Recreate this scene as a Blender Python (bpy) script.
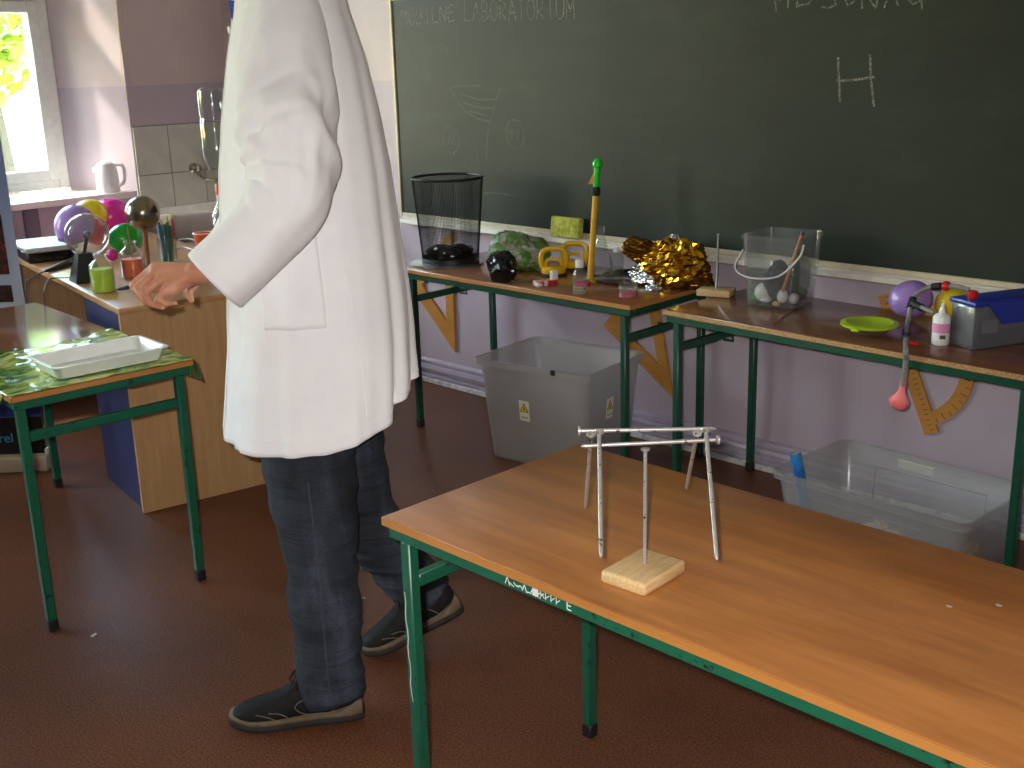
import bpy, bmesh, math, random
from mathutils import Vector, Matrix, Quaternion, noise
for o in list(bpy.data.objects): bpy.data.objects.remove(o)
SC = bpy.context.scene
COL = SC.collection
R = math.radians
# ------------------------------------------------------------------ camera
cam_d = bpy.data.cameras.new('camera'); cam = bpy.data.objects.new('camera', cam_d); COL.objects.link(cam)
FW = Vector((-0.68507, 0.67404, -0.27629)); RT = Vector((0.70692, 0.70670, -0.02876)); UP = Vector((-0.17587, 0.21502, 0.96064))
CAMP = Vector((0, 0, 1.662))
cam.matrix_world = Matrix(((RT.x, UP.x, -FW.x, CAMP.x), (RT.y, UP.y, -FW.y, CAMP.y), (RT.z, UP.z, -FW.z, CAMP.z), (0, 0, 0, 1)))
cam_d.sensor_width = 36; cam_d.lens = 36 * 1157.1 / 1024; cam_d.clip_start = .05
SC.camera = cam
# ------------------------------------------------------------------ world, sun, flash, exposure
W = bpy.data.worlds.new('world'); SC.world = W; W.use_nodes = True
nt = W.node_tree; bg = nt.nodes['Background']
sky = nt.nodes.new('ShaderNodeTexSky'); sky.sky_type = 'NISHITA'; sky.sun_disc = False
sky.sun_elevation = R(38); sky.sun_rotation = R(212); sky.air_density = 1.2; sky.dust_density = 1.2; sky.ozone_density = .6
nt.links.new(sky.outputs[0], bg.inputs[0]); bg.inputs[1].default_value = 2.3
sun_d = bpy.data.lights.new('sun', 'SUN'); sun = bpy.data.objects.new('sun', sun_d); COL.objects.link(sun)
sun_d.energy = 7; sun_d.angle = R(2.5); sun_d.color = (1, .93, .82)
sun.rotation_euler = Vector((.5, .8, -.9)).to_track_quat('-Z', 'Y').to_euler(); sun.location = (-12, -4, 8)
fl_d = bpy.data.lights.new('camera_flash', 'AREA'); fl = bpy.data.objects.new('camera_flash', fl_d); COL.objects.link(fl)
fl_d.shape = 'RECTANGLE'; fl_d.size = .03; fl_d.size_y = .02; fl_d.energy = 17; fl_d.color = (1, .96, .92); fl_d.spread = R(150)
fl.matrix_world = Matrix.Translation(UP * .045 - RT * .05 - FW * .02) @ cam.matrix_world
for (py0, py1) in ((1.75, 2.93), (-.55, .63), (-2.85, -1.67)):           # portals: daylight enters by the three windows
    pd = bpy.data.lights.new('window_daylight', 'AREA'); po = bpy.data.objects.new('window_daylight', pd); COL.objects.link(po)
    pd.shape = 'RECTANGLE'; pd.size = 1.75; pd.size_y = py1 - py0; pd.cycles.is_portal = True
    po.location = (-6.66, (py0 + py1) / 2, 1.85); po.rotation_euler = (0, R(-90), 0)
vs = SC.view_settings
vs.view_transform = 'Standard'; vs.look = 'None'; vs.gamma = 1; vs.use_curve_mapping = False; vs.exposure = 1.15
SC.cycles.max_bounces = 9; SC.cycles.diffuse_bounces = 5; SC.cycles.transparent_max_bounces = 24; SC.cycles.sample_clamp_indirect = 6
SC.cycles.caustics_reflective = False; SC.cycles.caustics_refractive = False
# ------------------------------------------------------------------ materials
def lin(c):
    return tuple((x / 255 / 12.92) if x / 255 <= .04045 else ((x / 255 + .055) / 1.055) ** 2.4 for x in c) + (1,)
MATS = {}
class NT:
    def __init__(s, name):
        s.m = bpy.data.materials.new(name); s.m.use_nodes = True; s.t = s.m.node_tree; s.b = s.t.nodes['Principled BSDF']; s.o = s.t.nodes['Material Output']
        MATS[name] = s.m
    def n(s, typ, **kw):
        n = s.t.nodes.new('ShaderNode' + typ)
        for k, v in kw.items(): setattr(n, k, v)
        return n
    def l(s, a, b): s.t.links.new(a, b)
    def coord(s, scale=(1, 1, 1), rot=(0, 0, 0), which='Object'):
        tc = s.n('TexCoord'); mp = s.n('Mapping'); mp.inputs['Scale'].default_value = scale; mp.inputs['Rotation'].default_value = rot
        s.l(tc.outputs[which], mp.inputs[0]); return mp.outputs[0]
    def noise(s, vec, scale, detail=4, rough=.6):
        n = s.n('TexNoise'); n.inputs['Scale'].default_value = scale; n.inputs['Detail'].default_value = detail; n.inputs['Roughness'].default_value = rough
        s.l(vec, n.inputs['Vector']); return n.outputs[0]
    def ramp(s, fac, stops):
        r = s.n('ValToRGB'); e = r.color_ramp.elements
        while len(e) < len(stops): e.new(.5)
        for k, (p, c) in enumerate(stops): e[k].position = p; e[k].color = lin(c) if len(c) == 3 else c
        s.l(fac, r.inputs[0]); return r.outputs[0]
    def bump(s, fac, strength, dist=.002):
        b = s.n('Bump'); b.inputs['Strength'].default_value = strength; b.inputs['Distance'].default_value = dist
        s.l(fac, b.inputs['Height']); s.l(b.outputs[0], s.b.inputs['Normal'])
def mat(name, c, rough=.5, metal=0, var=0, scale=20, bump=0, bscale=None, spec=.5, sheen=0, coat=0):
    if name in MATS: return MATS[name]
    k = NT(name); b = k.b
    b.inputs['Base Color'].default_value = lin(c); b.inputs['Roughness'].default_value = rough; b.inputs['Metallic'].default_value = metal
    b.inputs['Specular IOR Level'].default_value = spec; b.inputs['Sheen Weight'].default_value = sheen; b.inputs['Coat Weight'].default_value = coat
    v = k.coord()
    f = k.noise(v, scale)
    d = max(var, .03)
    k.l(k.ramp(f, [(.3, tuple(max(0, x * (1 - d)) for x in c)), (.7, tuple(min(255, x * (1 + d)) for x in c))]), b.inputs['Base Color'])
    if bump: k.bump(k.noise(v, bscale or scale * 4, 3), bump)
    return k.m
def clear(name, tint=(255, 255, 255), body=0.0, bodycol=(220, 220, 225), rough=.05, edge=.6, power=2.2):
    """thin clear sheet: see-through plus fresnel gloss plus a share of milky diffuse body"""
    k = NT(name)
    t = k.n('BsdfTransparent'); t.inputs[0].default_value = lin(tint)
    g = k.n('BsdfGlossy'); g.inputs['Roughness'].default_value = rough
    lw = k.n('LayerWeight'); lw.inputs[0].default_value = .5
    pw = k.n('Math', operation='POWER'); pw.inputs[1].default_value = power; k.l(lw.outputs['Facing'], pw.inputs[0])
    fr = k.n('Math', operation='MULTIPLY_ADD'); fr.inputs[1].default_value = edge; fr.inputs[2].default_value = .06; k.l(pw.outputs[0], fr.inputs[0])
    m1 = k.n('MixShader'); k.l(fr.outputs[0], m1.inputs[0]); k.l(t.outputs[0], m1.inputs[1]); k.l(g.outputs[0], m1.inputs[2])
    out = m1.outputs[0]
    if body:
        k.b.inputs['Base Color'].default_value = lin(bodycol); k.b.inputs['Roughness'].default_value = .4
        m2 = k.n('MixShader'); v = k.coord(); f = k.noise(v, 6)
        mr = k.n('MapRange'); mr.inputs['To Min'].default_value = body * .85; mr.inputs['To Max'].default_value = body * 1.15
        k.l(f, mr.inputs['Value']); k.l(mr.outputs[0], m2.inputs[0]); k.l(out, m2.inputs[1]); k.l(k.b.outputs[0], m2.inputs[2]); out = m2.outputs[0]
    k.l(out, k.o.inputs[0]); return k.m
def wood(name, c1, c2, rough=.35, axis='x', scale=9, stretch=12, coat=0, planks=0, bump=.05):
    k = NT(name); sc = {'x': (1, stretch, stretch), 'y': (stretch, 1, stretch), 'z': (stretch, stretch, 1)}[axis]
    v = k.coord(sc); f = k.noise(v, scale / 3, 6, .65); f2 = k.noise(k.coord((1, 1, 1)), 2.5, 3)
    mx = k.n('Math', operation='MULTIPLY_ADD'); mx.inputs[1].default_value = .7; k.l(f, mx.inputs[0])
    m3 = k.n('Math', operation='MULTIPLY'); m3.inputs[1].default_value = .3; k.l(f2, m3.inputs[0]); k.l(m3.outputs[0], mx.inputs[2])
    col = k.ramp(mx.outputs[0], [(.33, c1), (.66, c2)])
    if planks:
        br = k.n('TexBrick'); br.inputs['Scale'].default_value = 1; br.inputs['Mortar Size'].default_value = 0
        br.inputs['Brick Width'].default_value = .62; br.inputs['Row Height'].default_value = planks; br.offset = .37
        br.inputs['Color1'].default_value = (.88, .88, .88, 1); br.inputs['Color2'].default_value = (1.1, 1.06, 1.0, 1)
        tc = k.coord((1, 1, 1)); k.l(tc, br.inputs['Vector'])
        mm = k.n('MixRGB', blend_type='MULTIPLY'); mm.inputs[0].default_value = .55; k.l(col, mm.inputs[1]); k.l(br.outputs[0], mm.inputs[2]); col = mm.outputs[0]
    k.l(col, k.b.inputs['Base Color']); k.b.inputs['Roughness'].default_value = rough; k.b.inputs['Coat Weight'].default_value = coat; k.b.inputs['Coat Roughness'].default_value = .15
    if bump: k.bump(f, bump)
    return k.m
def paintwear(name, c, chip=(25, 20, 18), amount=.62, rough=.35):
    k = NT(name); v = k.coord(); f = k.noise(v, 55, 6, .75); f2 = k.noise(v, 7, 2)
    a = k.n('Math', operation='MULTIPLY_ADD'); a.inputs[1].default_value = .35; k.l(f2, a.inputs[0]); 
    b = k.n('Math', operation='MULTIPLY'); b.inputs[1].default_value = .65; k.l(f, b.inputs[0]); k.l(b.outputs[0], a.inputs[2])
    k.l(k.ramp(a.outputs[0], [(.3, tuple(x * .85 for x in c)), (amount - .03, c), (amount, chip)]), k.b.inputs['Base Color'])
    k.b.inputs['Roughness'].default_value = rough; k.bump(a.outputs[0], .1); return k.m
# ------------------------------------------------------------------ geometry
class G:
    def __init__(s): s.v = []; s.f = []
    def add(s, vs, fs):
        n = len(s.v); s.v += [Vector(p) for p in vs]; s.f += [tuple(i + n for i in f) for f in fs]; return s
    def box(s, c, size, bev=0, rot=None, seg=1):
        bm = bmesh.new(); bmesh.ops.create_cube(bm, size=1)
        for v in bm.verts: v.co = Vector((v.co.x * size[0], v.co.y * size[1], v.co.z * size[2]))
        if bev: bmesh.ops.bevel(bm, geom=list(bm.edges), offset=min(bev, min(size) * .45), segments=seg, affect='EDGES', profile=.5)
        m = Matrix.Translation(c) @ (rot if rot else Matrix.Identity(4))
        bm.verts.index_update(); s.add([m @ v.co for v in bm.verts], [[v.index for v in f.verts] for f in bm.faces]); bm.free(); return s
    def box2(s, a, b, bev=0, seg=1):
        return s.box([(a[i] + b[i]) / 2 for i in range(3)], [abs(b[i] - a[i]) for i in range(3)], bev, None, seg)
    def loft(s, rings, cap0=True, cap1=True, closed=False):
        n = len(rings[0]); vs = [p for r in rings for p in r]; fs = []
        m = len(rings); 
        for j in range(m if closed else m - 1):
            j2 = (j + 1) % m
            for i in range(n): fs.append((j * n + i, j * n + (i + 1) % n, j2 * n + (i + 1) % n, j2 * n + i))
        if not closed and cap0: fs.append(tuple(range(n - 1, -1, -1)))
        if not closed and cap1: fs.append(tuple((m - 1) * n + i for i in range(n)))
        return s.add(vs, fs)
    def tube(s, path, r, seg=8, cap=True, closed=False, flat=1.0):
        P = [Vector(p) for p in path]; n = len(P); rr = r if isinstance(r, (list, tuple)) else [r] * n
        T = []
        for i in range(n):
            a = P[(i - 1) % n] if (closed or i > 0) else P[i]; b = P[(i + 1) % n] if (closed or i < n - 1) else P[i]
            T.append((b - a).normalized())
        u = T[0].orthogonal().normalized(); rings = []
        for i in range(n):
            u = (u - T[i] * u.dot(T[i])); u = u.normalized() if u.length > 1e-6 else T[i].orthogonal().normalized(); w = T[i].cross(u)
            rings.append([P[i] + (u * math.cos(2 * math.pi * k / seg) + w * flat * math.sin(2 * math.pi * k / seg)) * rr[i] for k in range(seg)])
        return s.loft(rings, cap, cap, closed)
    def capsule(s, a, b, ra, rb, seg=14):
        a = Vector(a); b = Vector(b); d = (b - a); L = d.length or 1e-5; d = d / L
        pts = []; rs = []
        for k in range(5): t = math.pi / 2 * k / 4; pts.append(a - d * ra * math.cos(t)); rs.append(max(ra * math.sin(t), 1e-4))
        for k in range(5): t = math.pi / 2 * k / 4; pts.append(b + d * rb * math.sin(t)); rs.append(max(rb * math.cos(t), 1e-4))
        return s.tube(pts, rs, seg)
    def lathe(s, prof, seg=24, c=(0, 0, 0), rot=None, cap=True):
        m = Matrix.Translation(c) @ (rot if rot else Matrix.Identity(4))
        rings = [[m @ Vector((max(r, 1e-4) * math.cos(2 * math.pi * k / seg), max(r, 1e-4) * math.sin(2 * math.pi * k / seg), z)) for k in range(seg)] for r, z in prof]
        return s.loft(rings, cap, cap)
    def ell(s, c, rad, seg=20, rings=12, rot=None, fn=None):
        m = Matrix.Translation(c) @ (rot if rot else Matrix.Identity(4)); rg = []
        for j in range(rings + 1):
            t = math.pi * j / rings; row = []
            for k in range(seg):
                p = Vector((math.sin(t) * math.cos(2 * math.pi * k / seg), math.sin(t) * math.sin(2 * math.pi * k / seg), -math.cos(t)))
                if j in (0, rings): p = Vector((1e-4 * math.cos(k), 1e-4 * math.sin(k), -math.cos(t)))
                q = Vector((p.x * rad[0], p.y * rad[1], p.z * rad[2]))
                if fn: q = q * fn(p)
                row.append(m @ q)
            rg.append(row)
        return s.loft(rg)
    def prism(s, poly, h0, h1, plane='xy', m=None):
        mp = {'xy': lambda x, y, h: Vector((x, y, h)), 'xz': lambda x, y, h: Vector((x, h, y)), 'yz': lambda x, y, h: Vector((h, x, y))}[plane]
        n = len(poly); vs = [mp(x, y, h0) for x, y in poly] + [mp(x, y, h1) for x, y in poly]
        if m: vs = [m @ v for v in vs]
        fs = [(i, (i + 1) % n, n + (i + 1) % n, n + i) for i in range(n)] + [tuple(range(n - 1, -1, -1)), tuple(range(n, 2 * n))]
        return s.add(vs, fs)
    def grid(s, nx, ny, fn, thick=0):
        vs = [Vector(fn(i / nx, j / ny)) for j in range(ny + 1) for i in range(nx + 1)]; w = nx + 1
        fs = [(j * w + i, j * w + i + 1, (j + 1) * w + i + 1, (j + 1) * w + i) for j in range(ny) for i in range(nx)]
        return s.add(vs, fs)
    def build(s, name, m, parent=None, smooth=40, world=False, sub=0, solid=0, soff=-1):
        me = bpy.data.meshes.new(name); me.from_pydata(s.v, [], s.f)
        bm = bmesh.new(); bm.from_mesh(me); bmesh.ops.recalc_face_normals(bm, faces=bm.faces); bm.to_mesh(me); bm.free()
        me.materials.append(MATS[m] if isinstance(m, str) else m)
        if smooth:
            me.polygons.foreach_set('use_smooth', [True] * len(me.polygons)); me.set_sharp_from_angle(angle=R(smooth))
        o = bpy.data.objects.new(name, me); COL.objects.link(o)
        if parent:
            o.parent = parent
            if world: o.matrix_parent_inverse = wm(parent).inverted()
        if solid: md = o.modifiers.new('solid', 'SOLIDIFY'); md.thickness = solid; md.offset = soff
        if sub: md = o.modifiers.new('sub', 'SUBSURF'); md.levels = sub; md.render_levels = sub
        return o
def wm(o):
    m = Matrix.LocRotScale(o.location, o.rotation_euler, o.scale)
    if o.parent: m = wm(o.parent) @ o.matrix_parent_inverse @ m
    return m
def thing(name, label, cat, loc=(0, 0, 0), rotz=0, group=None):
    o = bpy.data.objects.new(name, None); COL.objects.link(o); o.location = loc; o.rotation_euler = (0, 0, R(rotz)); o.empty_display_size = .1
    return tag(o, label, cat, group)
def tag(o, label, cat, group=None):
    o['label'] = label; o['category'] = cat
    if group: o['group'] = group
    return o
def struct(o): o['kind'] = 'structure'; return o
def rz(a): return Matrix.Rotation(R(a), 4, 'Z')
def rx(a): return Matrix.Rotation(R(a), 4, 'X')
def ry(a): return Matrix.Rotation(R(a), 4, 'Y')
def fbm(p, s, o=3): return noise.fractal(Vector(p) * s, 1, 2, o)
def bez(pts, n=8):
    """Catmull-Rom through the points"""
    P = [Vector(p) for p in pts]; P = [P[0] * 2 - P[1]] + P + [P[-1] * 2 - P[-2]]; out = []
    for i in range(1, len(P) - 2):
        for k in range(n):
            t = k / n; a, b, c, d = P[i - 1:i + 3]
            out.append(.5 * (2 * b + (c - a) * t + (2 * a - 5 * b + 4 * c - d) * t * t + (3 * b - a - 3 * c + d) * t ** 3))
    return out + [P[-2]]

# ================================================================== the room
XL, YB, ZC = -6.219, 3.823, 3.1
k = NT('wall_paint'); v = k.coord(); sx = k.n('SeparateXYZ'); k.l(v, sx.inputs[0])
gt = k.n('Math', operation='GREATER_THAN'); gt.inputs[1].default_value = 1.537; k.l(sx.outputs[2], gt.inputs[0])
f = k.noise(v, 3, 5); up_c = k.ramp(f, [(.3, (194, 176, 178)), (.7, (202, 184, 186))]); lo_c = k.ramp(f, [(.3, (176, 161, 172)), (.7, (186, 171, 182))])
mx = k.n('MixRGB'); k.l(gt.outputs[0], mx.inputs[0]); k.l(lo_c, mx.inputs[1]); k.l(up_c, mx.inputs[2]); k.l(mx.outputs[0], k.b.inputs['Base Color'])
k.b.inputs['Roughness'].default_value = .55; k.bump(k.noise(v, 60, 4), .12)
k = NT('floor_lino'); v = k.coord(); f = k.noise(v, 170, 3, .8); f2 = k.noise(v, 1.3, 3)
c1 = k.ramp(f, [(.36, (62, 36, 24)), (.5, (116, 72, 48)), (.64, (152, 100, 68))]); c2 = k.ramp(f2, [(.3, (200, 200, 205)), (.75, (255, 250, 245))])
mx = k.n('MixRGB', blend_type='MULTIPLY'); mx.inputs[0].default_value = 1; k.l(c1, mx.inputs[1]); k.l(c2, mx.inputs[2]); k.l(mx.outputs[0], k.b.inputs['Base Color'])
k.b.inputs['Roughness'].default_value = .42; k.b.inputs['Specular IOR Level'].default_value = .35; k.bump(f, .02)
mat('ceiling_paint', (232, 228, 222), .8); mat('skirting_paint', (176, 166, 182), .35, var=.05, scale=12, bump=.15, bscale=30)
mat('pvc_white', (232, 230, 226), .3); mat('sill_white', (228, 224, 218), .3, var=.04); mat('strip_white', (200, 196, 196), .6, var=.15, scale=30)
mat('outside_plaster', (244, 242, 236), .8); mat('outside_roof', (150, 90, 70), .8); mat('outside_grass', (110, 130, 70), .9, var=.3, scale=2)
mat('leaf', (150, 165, 50), .6, var=.35, scale=3); mat('bark', (90, 75, 60), .9); mat('fence_wood', (190, 170, 120), .8); mat('outside_window', (70, 80, 90), .2)
clear('window_glass', (250, 255, 252), 0, rough=.01)
struct(G().box2((XL - .55, -3.9, -.1), (2.7, YB + .15, 0)).build('floor', 'floor_lino'))
struct(G().box2((XL - .55, -3.9, ZC), (2.7, YB + .15, ZC + .12)).build('ceiling', 'ceiling_paint'))
struct(G().box2((XL - .531, YB, -.1), (2.7, YB + .15, ZC)).build('wall_back', 'wall_paint'))
struct(G().box2((2.6, -3.9, -.1), (2.75, YB, ZC)).build('wall_right', 'wall_paint'))
struct(G().box2((XL - .531, -3.95, -.1), (2.6, -3.8, ZC)).build('wall_front', 'wall_paint'))
WINS = [(1.75, 2.93), (-.55, .63), (-2.85, -1.67)]; SILL, LINT = .93, 2.75; XO, XF = -6.75, -6.54
g = G(); g.box2((XO, -3.8, -.1), (XL, YB, SILL)); g.box2((XO, -3.8, LINT), (XL, YB, ZC))
edges = [YB] + [y for w in WINS for y in (w[1], w[0])] + [-3.8]
for i in range(0, len(edges), 2):
    hi, lo = edges[i], edges[i + 1]; s_hi = 0 if i == 0 else 1; s_lo = 0 if i == len(edges) - 2 else 1
    poly = [(XL, lo + .246 * s_lo), (XL, hi - .246 * s_hi), (XF, hi), (XF - .08, hi), (XF - .08, hi - .06 * s_hi), (XO, hi - .06 * s_hi), (XO, lo + .06 * s_lo), (XF - .08, lo + .06 * s_lo), (XF - .08, lo), (XF, lo)]
    if not s_hi: poly = [p for k_, p in enumerate(poly) if k_ not in (2, 3, 4)]
    if not s_lo: poly = poly[:-3] if s_hi else poly
    g.prism(poly, SILL, LINT)
wall_left = struct(g.build('wall_left', 'wall_paint', smooth=0))
mat('tile_glaze', (186, 184, 172), .18, var=.04, scale=8); mat('grout', (110, 105, 100), .9)
struct_tiles = G().box2((XL, 3.18, .22), (XL + .004, YB - .002, 1.315)).build('tile_grout', 'grout', wall_left)
tile_me = None
for r_ in range(4):
    for c_ in range(3):
        y0 = 3.182 + c_ * .2145; z1 = 1.313 - r_ * .273
        if tile_me is None:
            o = G().box((0, 0, 0), (.008, .211, .27), .002).build('tile', 'tile_glaze', wall_left); tile_me = o.data
        else:
            o = bpy.data.objects.new('tile', tile_me); COL.objects.link(o); o.parent = wall_left
        o.location = (XL + .006, y0 + .1065, z1 - .136)
# windows
for wi, (y0, y1) in enumerate(WINS):
    fr = G(); zt, zb = LINT, .985; x0, x1 = XF - .075, XF
    fr.box2((x0, y0, zb), (x1, y0 + .06, zt), .006); fr.box2((x0, y1 - .06, zb), (x1, y1, zt), .006); fr.box2((x0, y0 + .06, zb), (x1, y1 - .06, zb + .05), .006); fr.box2((x0, y0 + .06, zt - .06), (x1, y1 - .06, zt), .006)
    fr.box2((x0, y0 + .06, 2.0), (x1, y1 - .06, 2.07), .006)
    ym = (y0 + y1) / 2; fr.box2((x0, ym - .035, zb + .05), (x1, ym + .035, 2.0), .006)
    w = struct(fr.build('window_%d' % (wi + 1), 'pvc_white'))
    for (a, b, c, d) in ((y0 + .06, ym - .035, zb + .05, 2.0), (ym + .035, y1 - .06, zb + .05, 2.0), (y0 + .06, y1 - .06, 2.07, zt - .06)):
        t = .062; s = G(); xa, xb = x0 + .02, x1 + .018
        s.box2((xa, a, c), (xb, a + t, d), .006); s.box2((xa, b - t, c), (xb, b, d), .006); s.box2((xa, a + t, c), (xb, b - t, c + t), .006); s.box2((xa, a + t, d - t), (xb, b - t, d), .006)
        so = s.build('sash', 'pvc_white', w)
        G().box2((x0 + .04, a + t, c + t), (x0 + .046, b - t, d - t)).build('pane', 'window_glass', so)
    G().box2((x1 + .018, ym + .05, 1.45), (x1 + .05, ym + .075, 1.58), .006).build('window_handle', 'pvc_white', w)
    sg = G(); sg.prism([(XF - .06, y0 - .0), (XF - .06, y1), (XL, y1 + .2), (XL + .075, y1 + .2), (XL + .075, y0 - .2), (XL, y0 - .2)], SILL + .004, .967)
    sg.build('window_sill', 'sill_white', w)
# skirting along the blackboard wall: ridged moulding and a floor strip
prof = [(0, .028), (.022, .028), (.026, .034), (.026, .044), (.012, .05), (.012, .058), (.03, .066), (.034, .08), (.03, .094), (.014, .1), (.014, .108), (.022, .112), (.02, .12), (.006, .128), (0, .128)]
sk = G(); poly = [(YB - d, z) for d, z in prof]; sk.prism(poly, XL + .005, 2.59, 'yz')
bb = struct(sk.build('baseboard_back', 'skirting_paint', smooth=30))
G().box2((XL + .005, YB - .03, 0), (2.59, YB, .026), .004).build('floor_strip', 'strip_white', bb)
# dark conduit painted over on the left wall below the sill
struct(G().box2((XL, 2.50, .5), (XL + .03, 2.58, .93), .008).build('trim_1', mat('pipe_cover', (120, 104, 118), .5)))
# ------------------------------------------------------------------ outside the window
struct(G().box2((-40, -25, -.9), (-6.76, 35, -.7)).build('ground_outside', 'outside_grass'))
b = thing('neighbour_house', 'pale plastered house seen through the window behind a fence', 'building', (-17, 7.6, -.7))
G().box2((-3, -3, 0), (0, 3, 3.4)).build('house_wall', 'outside_plaster', b, 0)
G().prism([(-3.3, 3.4), (.3, 3.4), (-1.5, 4.6)], -3.2, 3.2, 'xz').build('roof', 'outside_roof', b, 0)
for yy in (.9, 2.1):
    w = G().box2((0, yy - .4, 1.2), (.06, yy + .4, 2.4), .01).build('house_window', 'pvc_white', b); G().box2((.06, yy - .3, 1.3), (.075, yy + .3, 2.3)).build('pane', 'outside_window', w)
b = thing('picket_fence', 'pale wooden picket fence outside the window', 'fence', (-13.2, 5.4, -.7))
pk = None
for i in range(24):
    if pk is None: o = G().prism([(-.05, 0), (.05, 0), (.05, 1.0), (0, 1.1), (-.05, 1.0)], 0, .025, 'yz').build('picket', 'fence_wood', b, 0); pk = o.data
    else: o = bpy.data.objects.new('picket', pk); COL.objects.link(o); o.parent = b
    o.location = (0, -1.9 + i * .16, 0)
for z in (.3, .8): G().box2((-.05, -2, z), (-.005, 1.9, z + .08)).build('fence_rail', 'fence_wood', b)
rnd = random.Random(4)
b = thing('garden_tree', 'yellow-green leafy tree outside the window', 'tree', (-12.6, 4.9, -.7))
G().tube([(0, 0, 0), (.05, .05, 1.2), (-.05, 0, 2.6), (.05, .05, 4)], [.13, .11, .08, .03], 8).build('trunk', 'bark', b)
lf = G()
for i in range(2600):
    d = Vector((rnd.gauss(0, 1), rnd.gauss(0, 1), rnd.gauss(0, 1))).normalized() * rnd.random() ** .4
    c = Vector((d.x * 1.2, d.y * 1.0 - .35, 3.3 + d.z * 1.5)); n = Vector((rnd.gauss(0, 1), rnd.gauss(0, 1), rnd.gauss(0, 1))).normalized(); u = n.orthogonal() * .075; w_ = n.cross(u) * .6
    lf.add([c - u, c + w_, c + u, c - w_], [(0, 1, 2, 3)])
lo = lf.build('foliage', 'leaf', b, 0); lo['kind'] = 'stuff'
# ------------------------------------------------------------------ blackboard
k = NT('board_green'); v = k.coord(); f = k.noise(v, 2.2, 4); f2 = k.noise(k.coord((.7, 1, 3)), 5, 6, .7)
a = k.n('Math', operation='MULTIPLY_ADD'); a.inputs[1].default_value = .5; k.l(f, a.inputs[0]); b_ = k.n('Math', operation='MULTIPLY'); b_.inputs[1].default_value = .5; k.l(f2, b_.inputs[0]); k.l(b_.outputs[0], a.inputs[2])
k.l(k.ramp(a.outputs[0], [(.35, (31, 38, 31)), (.55, (36, 44, 36)), (.72, (47, 56, 45))]), k.b.inputs['Base Color']); k.b.inputs['Roughness'].default_value = .5; k.b.inputs['Specular IOR Level'].default_value = .25
mat('board_frame', (196, 184, 158), .4, var=.05); mat('tray_paint', (206, 200, 190), .35, var=.05)
k = NT('chalk'); v = k.coord(); f = k.noise(v, 160, 3)
tr = k.n('BsdfTransparent'); k.b.inputs['Base Color'].default_value = lin((170, 168, 160)); k.b.inputs['Roughness'].default_value = .9
ms = k.n('MixShader'); k.l(k.ramp(f, [(.3, (30, 30, 30)), (.58, (190, 190, 190))]), ms.inputs[0]); k.l(tr.outputs[0], ms.inputs[1]); k.l(k.b.outputs[0], ms.inputs[2]); k.l(ms.outputs[0], k.o.inputs[0])
k = NT('chalk_faint'); v = k.coord(); f = k.noise(v, 120, 3)
tr = k.n('BsdfTransparent'); k.b.inputs['Base Color'].default_value = lin((150, 152, 140)); k.b.inputs['Roughness'].default_value = .9
ms = k.n('MixShader'); k.l(k.ramp(f, [(.33, (20, 20, 20)), (.62, (165, 165, 165))]), ms.inputs[0]); k.l(tr.outputs[0], ms.inputs[1]); k.l(k.b.outputs[0], ms.inputs[2]); k.l(ms.outputs[0], k.o.inputs[0])
BX0, BX1, BZ0, BZ1, BY = -4.615, -.66, .885, 1.915, 3.796
bo = thing('blackboard', 'long dark green chalkboard with chalk writing on the lilac wall', 'blackboard', (0, 0, 0))
G().box2((BX0, BY, BZ0), (BX1, YB - .002, BZ1)).build('writing_surface', 'board_green', bo, 0)
for a, b in (((BX0 - .022, BY - .008, BZ0 - .02), (BX0, YB - .002, BZ1 + .02)), ((BX1, BY - .008, BZ0 - .02), (BX1 + .022, YB - .002, BZ1 + .02)), ((BX0, BY - .008, BZ1), (BX1, YB - .002, BZ1 + .02)), ((BX0, BY - .008, BZ0 - .022), (BX1, YB - .002, BZ0))):
    G().box2(a, b, .003).build('frame_strip', 'board_frame', bo)
tp = [(YB - .002, .863), (3.79, .863), (3.78, .852), (3.768, .849), (3.766, .858), (3.76, .858), (3.757, .838), (3.764, .832), (YB - .002, .838)]
G().prism(tp, BX0 - .01, BX1, 'yz').build('chalk_tray', 'tray_paint', bo, 30)
def ribbon(g, pts, w=.007, y=BY - .0012):
    P = [Vector((p[0], 0, p[1])) for p in pts]
    for a, b in zip(P[:-1], P[1:]):
        d = (b - a); L = d.length
        if L < 1e-5: continue
        d /= L; n = Vector((-d.z, 0, d.x)) * w / 2; e = d * w * .3; Y_ = Vector((0, y, 0))
        g.add([a - e - n + Y_, b + e - n + Y_, b + e + n + Y_, a - e + n + Y_], [(0, 1, 2, 3)])
def arcp(cx, cy, rx_, ry_, a0, a1, n=12): return [(cx + rx_ * math.cos(R(a0 + (a1 - a0) * i / n)), cy + ry_ * math.sin(R(a0 + (a1 - a0) * i / n))) for i in range(n + 1)]
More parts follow.
